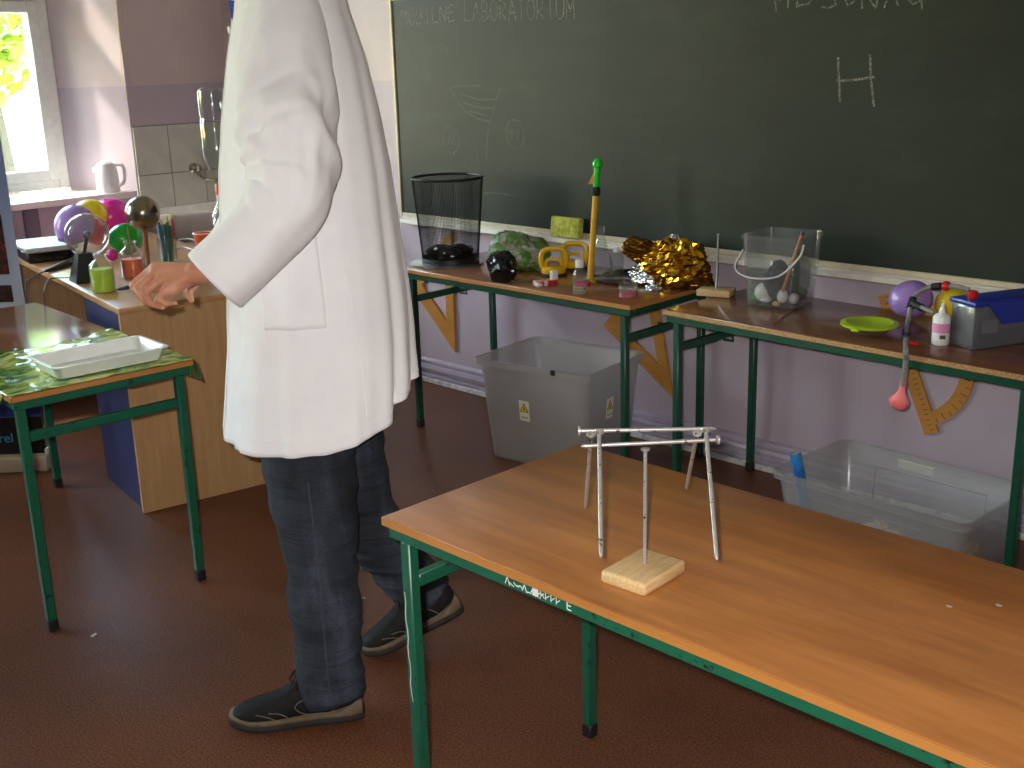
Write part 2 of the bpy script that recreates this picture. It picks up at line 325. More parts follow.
FONT = {'M': [[(0, 0), (.08, 1), (.5, .35), (.9, 1), (1, 0)]], 'O': [arcp(.5, .5, .5, .5, 90, 450, 16)], 'I': [[(.5, 0), (.5, 1)]], 'L': [[(.15, 1), (.05, 0), (.9, .02)]],
        'B': [[(.05, 0), (.1, 1)], [(.1, 1)] + arcp(.3, .75, .55, .25, 90, -90, 8) + [(.1, .5)] + arcp(.3, .25, .65, .25, 90, -90, 8) + [(.05, 0)]], 'N': [[(0, 0), (.05, 1), (.9, 0), (1, 1)]],
        'E': [[(.9, 1), (.1, 1), (.05, 0), (.95, .03)], [(.08, .52), (.75, .54)]], 'A': [[(0, 0), (.5, 1), (1, 0)], [(.2, .35), (.8, .37)]], 'R': [[(.05, 0), (.1, 1)], [(.1, 1)] + arcp(.35, .74, .5, .26, 90, -90, 8) + [(.1, .48), (.95, 0)]],
        'T': [[(0, 1), (1, .98)], [(.5, .98), (.5, 0)]], 'U': [[(0, 1)] + arcp(.5, .4, .48, .4, 180, 360, 8) + [(1, 1)]]}
def write(txt, x0, x1, z0, z1, h, w=.007):
    n = len(txt); cw = (x1 - x0) / n
    for i, ch in enumerate(txt):
        g = G()
        for st in FONT[ch]: ribbon(g, [(x0 + cw * (i + .1 + .78 * px), z0 + (z1 - z0) * i / n + h * py) for px, py in st], w)
        g.build('chalk_letter', 'chalk', bo, 0)
write('MOBILNE', -4.555, -4.159, 1.8, 1.805, .072, .0055); write('LABORATORIUM', -4.104, -3.411, 1.801, 1.785, .085, .0055)
g = G()
for st in ([(-2.176, 1.606), (-2.168, 1.531), (-2.16, 1.459)], [(-2.054, 1.614), (-2.046, 1.531), (-2.029, 1.444)], [(-2.176, 1.528), (-2.106, 1.531), (-2.035, 1.541)]): ribbon(g, st, .009)
g.build('chalk_letter', 'chalk', bo, 0)
g = G()
for st in ([(-2.439, 1.861), (-2.441, 1.813), (-2.435, 1.774)], [(-2.437, 1.812), (-2.387, 1.817)], [(-2.385, 1.857), (-2.386, 1.783)], [(-2.348, 1.855), (-2.349, 1.784)], [(-2.348, 1.855), (-2.299, 1.839), (-2.286, 1.812), (-2.305, 1.793), (-2.345, 1.788)], [(-2.197, 1.84), (-2.236, 1.846), (-2.243, 1.823), (-2.203, 1.808), (-2.194, 1.787), (-2.217, 1.775), (-2.248, 1.78)], [(-2.166, 1.845), (-2.164, 1.806), (-2.148, 1.782), (-2.125, 1.791), (-2.121, 1.843)], [(-2.094, 1.77), (-2.098, 1.841), (-2.042, 1.764), (-2.032, 1.837)], [(-2.012, 1.766), (-1.988, 1.835), (-1.962, 1.773)], [(-2.007, 1.795), (-1.967, 1.796)], [(-1.888, 1.823), (-1.927, 1.825), (-1.932, 1.794), (-1.909, 1.774), (-1.885, 1.782), (-1.884, 1.804), (-1.877, 1.757)]): g = G(); ribbon(g, st, .0065); g.build('chalk_stroke', 'chalk', bo, 0)
g = G()
for st in ([(-4.216, 1.507), (-4.104, 1.512), (-4.009, 1.512)], [(-4.216, 1.503), (-4.164, 1.439), (-4.111, 1.393), (-4.031, 1.362), (-3.964, 1.355)], [(-3.877, 1.503), (-3.914, 1.427), (-3.966, 1.314), (-3.986, 1.176)], [(-4.058, 1.242), (-4.029, 1.127)], [(-4.134, 1.471), (-4.012, 1.449), (-3.919, 1.454)], [(-4.123, 1.434), (-4.014, 1.413), (-3.934, 1.414)], [(-4.083, 1.398), (-3.962, 1.377)], [(-4.348, 1.67), (-4.324, 1.701), (-4.273, 1.714), (-4.232, 1.69), (-4.221, 1.649)], [(-4.008, 1.021), (-3.899, 1.027), (-3.813, 1.019)]): g = G(); ribbon(g, st, .006); g.build('chalk_sketch_line', 'chalk_faint', bo, 0)
for (cx, cz) in ([(-4.225, 1.26), (-3.789, 1.3)]):
    g = G(); ribbon(g, arcp(cx, cz, .058, .064, 80, 440, 20), .005); ribbon(g, [(cx - .02, cz - .025), (cx - .018, cz + .025), (cx + .018, cz - .028), (cx + .022, cz + .035)], .005); g.build('chalk_circled_letter', 'chalk_faint', bo, 0)

# ================================================================== tables
wood('laminate_orange', (146, 90, 46), (186, 124, 66), .3, 'x', 9, 9, coat=.15, planks=.15)
wood('laminate_brown', (128, 78, 48), (156, 98, 60), .22, 'x', 8, 10, coat=.4)
wood('laminate_dark', (104, 66, 46), (128, 84, 58), .24, 'x', 8, 8, coat=.4)
wood('desk_edge', (172, 112, 54), (190, 128, 66), .4, 'x', 9, 9)
mat('chipboard', (168, 130, 84), .8, var=.25, scale=220, bump=.3)
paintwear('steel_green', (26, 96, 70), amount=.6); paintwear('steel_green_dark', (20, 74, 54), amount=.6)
mat('rubber_black', (22, 22, 22), .6); mat('white_marker', (232, 232, 228), .6)
def table(name, label, loc, rot, L, Wd, h, top, edge, steel, ends='x', hook=False, th=.02):
    t = thing(name, label, 'table', (loc[0], loc[1], 0), rot)
    tt = G().box2((0, 0, h - th), (L, Wd, h), .004, 2).build('tabletop', top, t)
    if edge:
        e = .0015
        eg = G(); eg.box2((.002, -e, h - th + .002), (L - .002, .004, h - .0025)); eg.box2((.002, Wd - .004, h - th + .002), (L - .002, Wd + e, h - .0025)); eg.box2((-e, .002, h - th + .002), (.004, Wd - .002, h - .0025)); eg.box2((L - .004, .002, h - th + .002), (L + e, Wd - .002, h - .0025))
        eg.build('edge_band', edge, tt, 0)
    z1 = h - th; q = .028; i = .009; rh = .027
    for (a, b) in (((i, i + .0, z1 - rh), (L - i, i + q, z1)), ((i, Wd - i - q, z1 - rh), (L - i, Wd - i, z1)), ((i, i + q, z1 - rh), (i + q, Wd - i - q, z1)), ((L - i - q, i + q, z1 - rh), (L - i, Wd - i - q, z1))):
        G().box2(a, b, .003).build('frame_rail', steel, t)
    lx, ly = (.036, .014) if ends == 'x' else (.02, .03)
    for x in (lx, L - lx - q):
        for y in (ly, Wd - ly - q):
            lg = G().box2((x, y, .035), (x + q, y + q, z1 - rh), .004).build('leg', steel, t)
            G().box2((x - .001, y - .001, 0), (x + q + .001, y + q + .001, .037), .003).build('foot_cap', 'rubber_black', lg)
    zc = h - .125
    for s in (0, 1):
        if ends == 'x': c = ((lx + s * (L - 2 * lx - q) + .004, ly + q, zc - .03), (lx + s * (L - 2 * lx - q) + q - .004, Wd - ly - q, zc))
        else: c = ((lx + q, ly + s * (Wd - 2 * ly - q) + .004, zc - .03), (L - lx - q, ly + s * (Wd - 2 * ly - q) + q - .004, zc))
        cb = G().box2(c[0], c[1], .003).build('crossbar', steel, t)
        if hook and ends == 'x':
            x = lx if s == 0 else L - lx - q; sg = 1 if s == 0 else -1
            G().tube([(x + q / 2, Wd * .55, zc - .01), (x + q / 2 + sg * .05, Wd * .55, zc - .01), (x + q / 2 + sg * .055, Wd * .55, zc - .03), (x + q / 2 + sg * .01, Wd * .55, zc - .032)], .005, 6).build('bag_hook', steel, cb)
    return t
TN = table('school_table', 'orange wood-top school table with green steel legs in the foreground', (-1.755, 1.342), -.2, 1.33, .6, .76, 'laminate_orange', 'desk_edge', 'steel_green')
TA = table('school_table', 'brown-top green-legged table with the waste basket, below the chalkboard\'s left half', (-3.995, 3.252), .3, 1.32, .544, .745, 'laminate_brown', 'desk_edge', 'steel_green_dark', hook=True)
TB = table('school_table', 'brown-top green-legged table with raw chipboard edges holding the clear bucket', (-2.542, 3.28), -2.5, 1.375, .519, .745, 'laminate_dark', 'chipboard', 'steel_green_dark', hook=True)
TL = table('school_table', 'green-legged school table with the white tray at the left edge', (-3.247, 1.198), 86.9, .562, 1.32, .76, 'laminate_brown', 'desk_edge', 'steel_green', ends='y')
# scribbles in white marker on the painted rail and leg of the front table
def scrib(g, pts, w, off):
    P = [Vector(p) for p in pts]
    for a, b in zip(P[:-1], P[1:]):
        d = (b - a).normalized(); n = d.cross(Vector((0, -1, 0))).normalized() * w / 2; o = Vector((0, off, 0))
        g.add([a - n + o, b - n + o, b + n + o, a + n + o], [(0, 1, 2, 3)])
g = G(); rnd = random.Random(8); yr = .0085; z0 = .74 - .022
for k_ in range(9):
    x = .35 + k_ * .011; scrib(g, [(x, yr, z0 + rnd.random() * .012), (x + .006, yr, z0 + .004 + rnd.random() * .014), (x + .012, yr, z0 + rnd.random() * .012)], .0022, 0)
for k_ in range(4):
    x = .44 + k_ * .013; scrib(g, [(x, yr, z0 + .018), (x, yr, z0 + .003)], .002, 0); scrib(g, [(x, yr, z0 + .006), (x + .009, yr, z0 + .014)], .0018, 0)
x = .505; scrib(g, [(x + .01, yr, z0 + .018), (x, yr, z0 + .018), (x, yr, z0 + .003), (x + .01, yr, z0 + .003)], .0025, 0); scrib(g, [(x, yr, z0 + .011), (x + .009, yr, z0 + .011)], .0025, 0)
for k_ in range(4): scrib(g, [(.42, yr, z0 + .004 + k_ * .004), (.435, yr, z0 + .004 + k_ * .004)], .004, 0)
g.build('marker_scribble', 'white_marker', TN, 0)
g = G(); pts = []
for k_ in range(13): pts.append((.027 + .006 * math.sin(k_ * 1.7) * .4 + k_ * .0004 + .017, .0135, .6 - k_ * .021))
scrib(g, pts, .0022, 0); g.build('marker_line', 'white_marker', TN, 0)
# ================================================================== teacher's desk
wood('desk_beech', (180, 138, 92), (204, 162, 114), .42, 'z', 9, 14); wood('desk_top_beech', (178, 132, 82), (200, 154, 102), .28, 'y', 8, 12, coat=.2)
mat('desk_blue', (28, 36, 86), .5, var=.05)
DESK = thing('teacher_desk', 'beech teacher\'s desk with a dark blue side behind the person', 'desk', (-3.946, 1.886, 0), 80.5)
DL, DW, DH = 1.95, .75, .803
G().box2((-.002, -.004, DH - .025), (DW, DL, DH), .003, 2).build('desktop', 'desk_top_beech', DESK)
G().box2((0, 0, 0), (DW - .01, .02, DH - .025), .0015).build('end_panel', 'desk_beech', DESK)
G().box2((0, DL - .02, 0), (DW - .01, DL, DH - .025), .0015).build('end_panel', 'desk_beech', DESK)
G().box2((.012, .02, .0), (.03, .5, DH - .03), .002).build('pedestal_door', 'desk_blue', DESK)
G().box2((.03, .02, .02), (DW - .03, .5, DH - .025)).build('pedestal', 'desk_beech', DESK)
G().box2((DW - .05, .5, .35), (DW - .03, DL - .02, DH - .025)).build('modesty_panel', 'desk_beech', DESK)

# ================================================================== things on the teacher's desk
clear('glass', (246, 249, 248), .05, (240, 243, 241), rough=.03, edge=.85, power=2.6); clear('pet', (248, 252, 252), .03, rough=.06)
mat('liquid_green', (196, 238, 10), .1); mat('liquid_orange', (255, 104, 30), .1); mat('liquid_blue', (30, 90, 190), .1)
mat('black_plastic', (20, 20, 21), .32); mat('black_gloss', (12, 12, 13), .15); mat('chrome', (190, 184, 170), .12, 1, var=.02); mat('brass_dark', (122, 92, 60), .35, .6)
mat('silver_paint', (190, 188, 176), .35, .3); mat('white_plastic', (232, 232, 230), .3); mat('red_plastic', (196, 36, 28), .3); mat('paper_cup', (226, 92, 40), .6)
clear('jar_glass', (244, 248, 246), .07, (236, 240, 236), rough=.03, edge=.9, power=1.8)
DZ = .803
def jar(label, loc, liquid, fill, h=.15, r=.046):
    t = thing('jar', label, 'jar', loc)
    pr = [(r * .9, 0), (r, .006), (r, h * .66), (r * .92, h * .74), (r * .55, h * .83), (r * .5, h * .88), (r * .5, h * .95), (r * .58, h * .96), (r * .58, h), (r * .5, h)]
    G().lathe(pr, 28, cap=False).build('jar_glass', 'jar_glass', t)
    G().lathe([(r * .85, .003), (r * .95, .008), (r * .95, h * fill)], 28).build('liquid', liquid, t)
    return t
jar('small glass jar of bright yellow-green liquid near the hand', (-4.293, 2.001, DZ), 'liquid_green', .62)
oj = jar('glass jar of orange liquid with a thin wire, beside the chrome ball', (-4.497, 2.234, DZ), 'liquid_orange', .52)
G().tube([(.005, 0, .06), (0, .004, .12), (-.012, .004, .17), (-.006, 0, .21)], .0022, 6).build('wire', mat('brass_wire', (190, 150, 70), .4, .7), oj)
t = thing('plasma_globe', 'clear plasma globe on a black wedge base in front of the balloons', 'plasma globe', (-4.578, 2.067, 0.803), 80)
bs = [[Vector((sx * w, sy * w * 1.0, z)) for sx, sy in ((-1, -1), (1, -1), (1, 1), (-1, 1))] for w, z in ((.056, 0), (.056, .008), (.034, .09), (.026, .118))]
G().loft(bs).build('base', 'black_plastic', t, 20)
G().ell((.02, -.014, .19), (.088, .088, .088), 32, 20).build('globe', 'glass', t)
el = G().tube([(0, 0, .112), (.02, -.014, .185)], .009, 10).build('electrode_post', 'black_plastic', t); G().ell((.02, -.014, .19), (.016, .016, .016), 14, 8).build('electrode_ball', 'black_gloss', el)
G().box2((.05, -.02, 0), (.075, .03, .028), .004).build('switch_box', mat('grey_plastic', (130, 130, 126), .4), t)
t = thing('chrome_ball_stand', 'brushed metal ball on a slim brown stalk', 'stand', (-4.645, 2.381, 0.803))
G().ell((0, 0, .239), (.073, .073, .073), 28, 18).build('metal_ball', mat('brushed_metal', (150, 140, 122), .22, 1, var=.1), t)
G().tube([(0, 0, .01), (0, 0, .17)], .009, 10).build('stalk', mat('stalk_brown', (140, 84, 48), .5), t); G().lathe([(.045, 0), (.045, .008), (.02, .014)], 20).build('base', 'black_plastic', t)
# balloons
def balloon(label, c, r, col, rough=.25, tilt=(20, 0), thingname='balloon', grp='party balloons heaped on the teacher\'s desk', stretch=1.12):
    m = mat('latex_%d_%d_%d' % col, col, rough, coat=.3); rot = rz(tilt[1]) @ rx(180 + tilt[0])
    t = thing(thingname, label, 'balloon', (c[0], c[1], c[2] - r), 0, grp); z0 = Vector((0, 0, r))
    def fn(p): return 1 + (.13 * max(0, p.z) ** 3)
    G().ell(z0, (r * .97, r * .97, r * stretch * .93), 26, 16, rot, fn).build('balloon_body', m, t, 80)
    tip = rot @ Vector((0, 0, r * stretch * 1.0)); d = tip.normalized()
    G().lathe([(r * .03, 0), (r * .06, r * .05), (r * .05, r * .1), (r * .13, r * .2)], 10, z0 + tip, d.to_track_quat('Z', 'Y').to_matrix().to_4x4()).build('knot', m, t)
balloon('pale purple balloon at the left of the balloon heap', (-5.132, 2.296, 0.965), .088, (176, 140, 208), tilt=(60, 200))
balloon('yellow balloon at the top of the balloon heap', (-5.598, 2.593, 0.941), .077, (236, 210, 40), tilt=(90, 150))
balloon('magenta balloon, the biggest at the back of the heap', (-5.707, 2.743, 0.9), .1, (222, 40, 168), tilt=(70, 150))
balloon('light pink balloon behind the metal ball', (-5.749, 2.897, 0.884), .072, (240, 150, 190), tilt=(70, 60))
balloon('green balloon below the metal ball', (-5.037, 2.486, .881), .076, (34, 160, 40), tilt=(100, 200))
balloon('small red balloon seen through the clear globe', (-5.332, 2.488, 0.887), .066, (206, 40, 60), tilt=(80, 240))
balloon('little magenta balloon tip low on the desk', (-4.946, 2.365, 0.832), .027, (200, 36, 140), tilt=(90, 60))
# marker holder
t = thing('marker_holder', 'clear holder packed with green felt-tip pens', 'pen holder', (-4.712, 2.514, DZ))
G().lathe([(.035, 0), (.038, .003), (.042, .11), (.040, .11), (.036, .005)], 24).build('cup', 'pet', t)
pcs = [(24, 92, 60), (30, 110, 70), (24, 92, 60), (200, 70, 60), (60, 100, 190), (24, 92, 60), (30, 110, 70), (120, 150, 200), (24, 92, 60)]
for i, c in enumerate(pcs):
    a = i * 2.4; rr = .024 if i else 0; b0 = Vector((math.cos(a) * rr * .8, math.sin(a) * rr * .8, .006)); b1 = Vector((math.cos(a) * rr * 1.25, math.sin(a) * rr * 1.25, .165 + .008 * (i % 4)))
    d = (b1 - b0).normalized()
    pn = tag(G().tube([Vector(t.location) + b0, Vector(t.location) + b1], .006, 8).build('felt_pen', mat('pen_%d_%d_%d' % c, c, .4)), '', 'pen', 'felt pens in the clear holder')
    pn['label'] = {(24, 92, 60): 'dark green felt pen standing in the clear holder', (30, 110, 70): 'mid green felt pen standing in the clear holder', (200, 70, 60): 'red felt pen standing among the green pens', (60, 100, 190): 'blue felt pen standing among the green pens', (120, 150, 200): 'pale blue felt pen standing among the green pens'}[c]
    cg = G().tube([Vector(t.location) + b1 - d * .001, Vector(t.location) + b1 + d * .018, Vector(t.location) + b1 + d * .024], [.0055, .0045, .002], 8).build('pen_tip', mat('pen_tip', (220, 200, 160), .5), pn)
# vortex bottles
t = thing('vortex_bottle', 'two clear plastic bottles joined neck to neck, blue water below', 'bottle', (-4.182, 2.493, 0.803))
def bprof(h, r): return [(r * .75, 0), (r * .98, .012), (r, .03), (r, .1), (r * .96, .11), (r * .96, .12), (r, .13), (r, h * .66), (r * .85, h * .76), (r * .45, h * .88), (.016, h * .94), (.0145, h)]
G().lathe(bprof(.335, .05), 28, cap=False).build('lower_bottle', 'pet', t)
up = [(r, .755 - z) for r, z in bprof(.39, .055)]
G().lathe(up, 28, cap=False).build('upper_bottle', 'pet', t)
G().lathe([(.02, .325), (.021, .33), (.021, .372), (.02, .375)], 18).build('connector', mat('connector_red', (206, 70, 48), .35), t)
G().lathe([(.036, .006), (.047, .018), (.047, .205)], 24).build('water', 'liquid_blue', t)
t = thing('paper_cup', 'orange paper cup with a white rim behind the sleeve', 'cup', (-4.75, 2.72, DZ))
G().lathe([(.034, 0), (.045, .1), (.043, .1), (.032, .004)], 24).build('cup_body', 'paper_cup', t); G().tube([(.046 * math.cos(a * .3927), .046 * math.sin(a * .3927), .101) for a in range(16)], .003, 6, closed=True).build('cup_rim', 'white_plastic', t)
t = thing('media_player', 'flat black device with a silver top at the desk\'s far end', 'device', (-5.33, 2.24, DZ), 78)
G().box2((-.12, -.16, 0), (.09, .17, .045), .006).build('casing', 'black_gloss', t); G().box2((-.13, -.17, .047), (.1, .18, .07), .006).build('silver_lid', 'silver_paint', t)
for i in range(3): G().box2((-.1 + i * .05, -.165, .012), (-.07 + i * .05, -.16, .022), .002).build('button', 'black_plastic', t)
t = thing('microphone', 'black handheld probe lying on the desk with a trailing cable', 'microphone', (-4.983, 2.136, 0.803))
mp = Vector(t.location)
G().tube([(-5.072, 2.266, 0.815), (-5.057, 2.245, 0.815), (-4.963, 2.129, 0.815), (-4.909, 2.041, 0.812)], [.012, .017, .014, .007], 12).build('handle', 'black_plastic', t, world=True)
cb = [(-4.909, 2.041, 0.812), (-4.889, 1.997, 0.808), (-4.811, 1.929, 0.806), (-4.822, 1.915, 0.79), (-4.802, 1.895, 0.69), (-4.792, 1.895, 0.59)]
G().tube(bez(cb), .0025, 6).build('cable', 'rubber_black', t, world=True)
tag(G().tube(bez([(-4.795, 2.193, 0.806), (-4.704, 2.062, 0.806), (-4.738, 1.982, 0.806), (-4.519, 1.861, 0.806), (-4.46, 1.832, 0.79), (-4.45, 1.812, 0.59), (-4.47, 1.822, 0.55)]), .0022, 6).build('black_cable', 'rubber_black'), 'thin black cable hanging over the teacher\'s desk edge', 'cable')
tag(G().tube(bez([(-5.253, 2.865, 0.806), (-5.231, 2.919, 0.806), (-5.078, 2.874, 0.806), (-4.893, 2.755, 0.806), (-5.024, 2.767, 0.806), (-4.975, 2.697, 0.806)]), .003, 6).build('white_cable', 'white_plastic'), 'pale cable coiled on the desk beside the paper cup', 'cable')
# ================================================================== window side: kettle, cord, sink
t = thing('kettle', 'white electric kettle on the window sill', 'kettle', (-6.235, 3.01, .967), -45)
G().lathe([(.062, 0), (.064, .01), (.06, .1), (.05, .155), (.045, .16), (.02, .172), (.001, .174)], 26).build('kettle_body', 'white_plastic', t)
G().tube(bez([(0, .045, .15), (0, .085, .15), (0, .1, .12), (0, .092, .06), (0, .066, .035)]), .01, 8).build('handle', 'white_plastic', t); G().box2((-.015, -.075, .11), (.015, -.045, .14), .006).build('spout', 'white_plastic', t)
tag(G().tube(bez([(-6.21, 3.224, 2.199), (-6.21, 3.202, 1.94), (-6.21, 3.192, 1.73), (-6.21, 3.198, 1.548), (-6.21, 3.191, 1.494), (-6.21, 3.165, 1.474), (-6.21, 3.154, 1.506), (-6.205, 3.169, 1.888), (-6.205, 3.181, 2.197)]), .002, 5).build('blind_cord', mat('cord_tan', (196, 170, 130), .8)), 'thin tan blind cord looped beside the window', 'cord')
t = thing('wash_basin', 'white ceramic wash basin on the tiled wall', 'sink', (XL + .01, 3.42, .6))
pts = [(.0, -.27), (.28, -.27), (.36, -.22), (.41, -.12), (.42, 0), (.41, .12), (.36, .22), (.28, .27), (.0, .27)]
def rg(s, z, dx=0): return [Vector((x * s + dx, y * s, z)) for x, y in pts]
G().loft([rg(.5, .06), rg(.75, .11), rg(.93, .19), rg(1, .235), rg(1, .25), rg(.93, .25, .012), rg(.86, .22, .025), rg(.6, .13, .05)], True, True).build('basin', mat('ceramic', (226, 222, 216), .12, coat=.3), t, 60)
G().lathe([(.05, -.6), (.05, -.3), (.06, .08)], 18, (.13, 0, 0)).build('pedestal_pipe', 'white_plastic', t)
t = thing('wall_tap', 'chrome wall tap above the wash basin', 'tap', (-6.2, 3.534, 1.057))
G().lathe([(.03, -.012), (.03, .0), (.018, .004), (.018, .03), (.022, .034), (.022, .05), (.012, .055)], 16, (.0, 0, 0), ry(90)).build('valve', 'chrome', t)
G().tube(bez([(.02, 0, -.01), (.03, .02, -.05), (.03, .06, -.07), (.08, .11, -.075), (.15, .14, -.075), (.17, .145, -.1)]), .009, 8).build('spout', 'chrome', t)
# ================================================================== roll-up banner
k = NT('banner_print'); v = k.coord(); sx = k.n('SeparateXYZ'); k.l(v, sx.inputs[0]); f = k.noise(v, 3, 3)
a = k.n('Math', operation='MULTIPLY_ADD'); a.inputs[1].default_value = .22; k.l(f, a.inputs[0]); m5 = k.n('Math', operation='MULTIPLY'); m5.inputs[1].default_value = .5; k.l(sx.outputs[2], m5.inputs[0]); k.l(m5.outputs[0], a.inputs[2])
k.l(k.ramp(a.outputs[0], [(.3, (120, 138, 190)), (.42, (206, 216, 232)), (.72, (140, 160, 206)), (1, (50, 62, 134))]), k.b.inputs['Base Color']); k.b.inputs['Roughness'].default_value = .35
k = NT('banner_photo'); v = k.coord(); f = k.noise(v, 22, 4); k.l(k.ramp(f, [(.3, (22, 18, 20)), (.52, (70, 50, 46)), (.62, (130, 44, 40)), (.75, (170, 160, 150))]), k.b.inputs['Base Color']); k.b.inputs['Roughness'].default_value = .35
t = thing('roll_up_banner', 'blue roll-up banner with photos standing at the left edge', 'banner', (-4.735, 1.875, 0), 46.9)
G().box2((-.85, 0, .07), (-.012, .004, 2.02)).build('banner_sheet', 'banner_print', t)
mat('banner_black', (14, 14, 18), .4); mat('banner_blue', (40, 50, 120), .4); mat('banner_cyan', (60, 150, 190), .5); mat('banner_red', (150, 40, 40), .5)
for (z0, z1) in ((.73, .80), (.845, 1.09), (1.13, 1.36), (1.40, 1.63)):
    G().box2((-.3, -.003, z0), (-.055, .0, z1)).build('photo_panel', 'banner_photo', t); G().box2((-.62, -.003, z0), (-.37, .0, z1)).build('photo_panel', 'banner_photo', t)
G().box2((-.85, -.003, .07), (-.012, .0, .235)).build('black_band', 'banner_black', t); G().box2((-.85, -.003, .237), (-.012, .0, .345)).build('blue_band', 'banner_blue', t)
def text(s, size, m, parent, loc, rot, name):
    cu = bpy.data.curves.new(name, 'FONT'); cu.body = s; cu.size = size; cu.extrude = .0006
    o = bpy.data.objects.new(name, cu); COL.objects.link(o); dg = bpy.context.evaluated_depsgraph_get(); me = bpy.data.meshes.new_from_object(o.evaluated_get(dg)); bpy.data.objects.remove(o)
    me.materials.append(MATS[m]); o = bpy.data.objects.new(name, me); COL.objects.link(o); o.parent = parent; o.location = loc; o.rotation_euler = rot; return o
text('rel', .058, 'banner_cyan', t, (-.205, -.0042, .125), (R(90), 0, 0), 'lettering'); text('gi', .034, 'banner_red', t, (-.1, -.0042, .112), (R(90), 0, 0), 'lettering')
G().box2((-.87, -.05, .0), (0, .06, .07), .012, 2).build('base_case', mat('case_beige', (186, 172, 150), .35, .2), t); G().box2((-.004, -.04, .08), (.006, -.0, .1)).build('end_clip', 'white_plastic', t)
G().tube([(-.43, .03, .07), (-.43, .03, 2.0)], .012, 8).build('pole', 'chrome', t); G().box2((-.86, -.008, 2.0), (0, .012, 2.04), .004).build('top_rail', 'silver_paint', t)
# ================================================================== left table: printed sheet and tray
k = NT('leaf_oilcloth'); v = k.coord(); vo = k.n('TexVoronoi'); vo.inputs['Scale'].default_value = 9; k.l(v, vo.inputs['Vector']); f = k.noise(v, 14, 3)
f4 = k.noise(k.coord((1, 2.2, 1), (0, 0, .7)), 9, 2); k.l(k.ramp(f4, [(.36, (64, 116, 30)), (.46, (104, 156, 44)), (.53, (178, 196, 84)), (.66, (214, 214, 140))]), k.b.inputs['Base Color']); k.b.inputs['Roughness'].default_value = .16; k.b.inputs['Coat Weight'].default_value = .5
def sheetfn(a, b):
    x = -.004 + a * .65; y = -.003 + b * .56 + .03 * math.sin(a * 9) * b; z = .7615
    w = .006 * max(0, fbm((x * 3, y * 3, 1), 5)) + (.012 * max(0, fbm((x, y, 4), 16)) if b > .55 else 0)
    if x > .566: z -= (x - .566) * 1.0 + .0; x = .568 + (x - .566) * .25 + .004 * math.sin(y * 30)
    return (x, y, z + w * (1 if x < .56 else 0))
sh = thing('oilcloth', 'glossy green leaf-print sheet over the left table\'s end', 'tablecloth', (-3.247, 1.198, 0), 86.9)
G().grid(64, 56, sheetfn).build('sheet', 'leaf_oilcloth', sh, 50, solid=.0012, soff=1)
G().grid(6, 6, lambda a, b: (-.003 - a * .002, .05 + b * .14 - .0 * a, .762 - a * .075 * (1 - abs(b * 2 - 1)) - .001)).build('hanging_corner', 'leaf_oilcloth', sh, solid=.001)
t = thing('white_tray', 'shallow white plastic tray on the green sheet', 'tray', (-3.247, 1.198, .768), 86.9)
def rr(x0, x1, y0, y1, z, c=.02, n=4):
    out = []
    for cx, cy, a in ((x1 - c, y1 - c, 0), (x0 + c, y1 - c, 90), (x0 + c, y0 + c, 180), (x1 - c, y0 + c, 270)):
        for i in range(n + 1): out.append(Vector((cx + c * math.cos(R(a + 90 * i / n)), cy + c * math.sin(R(a + 90 * i / n)), z)))
    return out
X0, X1, Y0, Y1 = .143, .503, .03, .25
G().loft([rr(X0 + .02, X1 - .02, Y0 + .02, Y1 - .02, 0), rr(X0 + .004, X1 - .004, Y0 + .004, Y1 - .004, .036), rr(X0 - .004, X1 + .004, Y0 - .004, Y1 + .004, .038), rr(X0 - .004, X1 + .004, Y0 - .004, Y1 + .004, .041), rr(X0 + .007, X1 - .007, Y0 + .007, Y1 - .007, .041), rr(X0 + .024, X1 - .024, Y0 + .024, Y1 - .024, .004)], True, True).build('tray_body', 'white_plastic', t, 50)

# ================================================================== table A: basket, bags, lifters, bottles, foil
TZ = .745
t = tag(G().lathe([(.15, 0), (.168, .002), (.168, .005), (.001, .0055)], 36, (-3.912, 3.457, 0.745)).build('glass_plate', 'glass'), 'round clear plate under the black waste basket', 'plate')
BP = Vector((-3.926, 3.494, 0.745))
t = thing('waste_basket', 'black wire-mesh waste basket on the table', 'basket', BP + Vector((0, 0, .0065)))
mat('wire_black', (16, 16, 17), .45); H, r0, r1 = .375, .128, .16; g = G()
NV = 132
for i in range(NV):
    for sgn in (1,):
        a = 2 * math.pi * i / NV; pts = []
        for k_ in range(2): z = .01 + (H - .01) * k_; r_ = r0 + (r1 - r0) * k_; pts.append((r_ * math.cos(a), r_ * math.sin(a), z))
        g.tube(pts, .001, 3, False)
for j in range(56):
    q = j / 56; z = .01 + (H - .01) * q; r_ = r0 + (r1 - r0) * q; g.tube([(r_ * math.cos(2 * math.pi * i / 40), r_ * math.sin(2 * math.pi * i / 40), z) for i in range(40)], .0006, 3, closed=True)
o = g.build('wire_mesh', 'wire_black', t, 0); o['kind'] = 'stuff'
G().tube([(r1 * math.cos(2 * math.pi * i / 40), r1 * math.sin(2 * math.pi * i / 40), H) for i in range(40)], .006, 8, closed=True).build('rim', 'wire_black', t)
G().lathe([(r0 + .003, 0), (r0 + .003, .02), (r0 - .004, .02), (r0 - .004, .006), (.001, .006)], 36).build('base', 'wire_black', t)
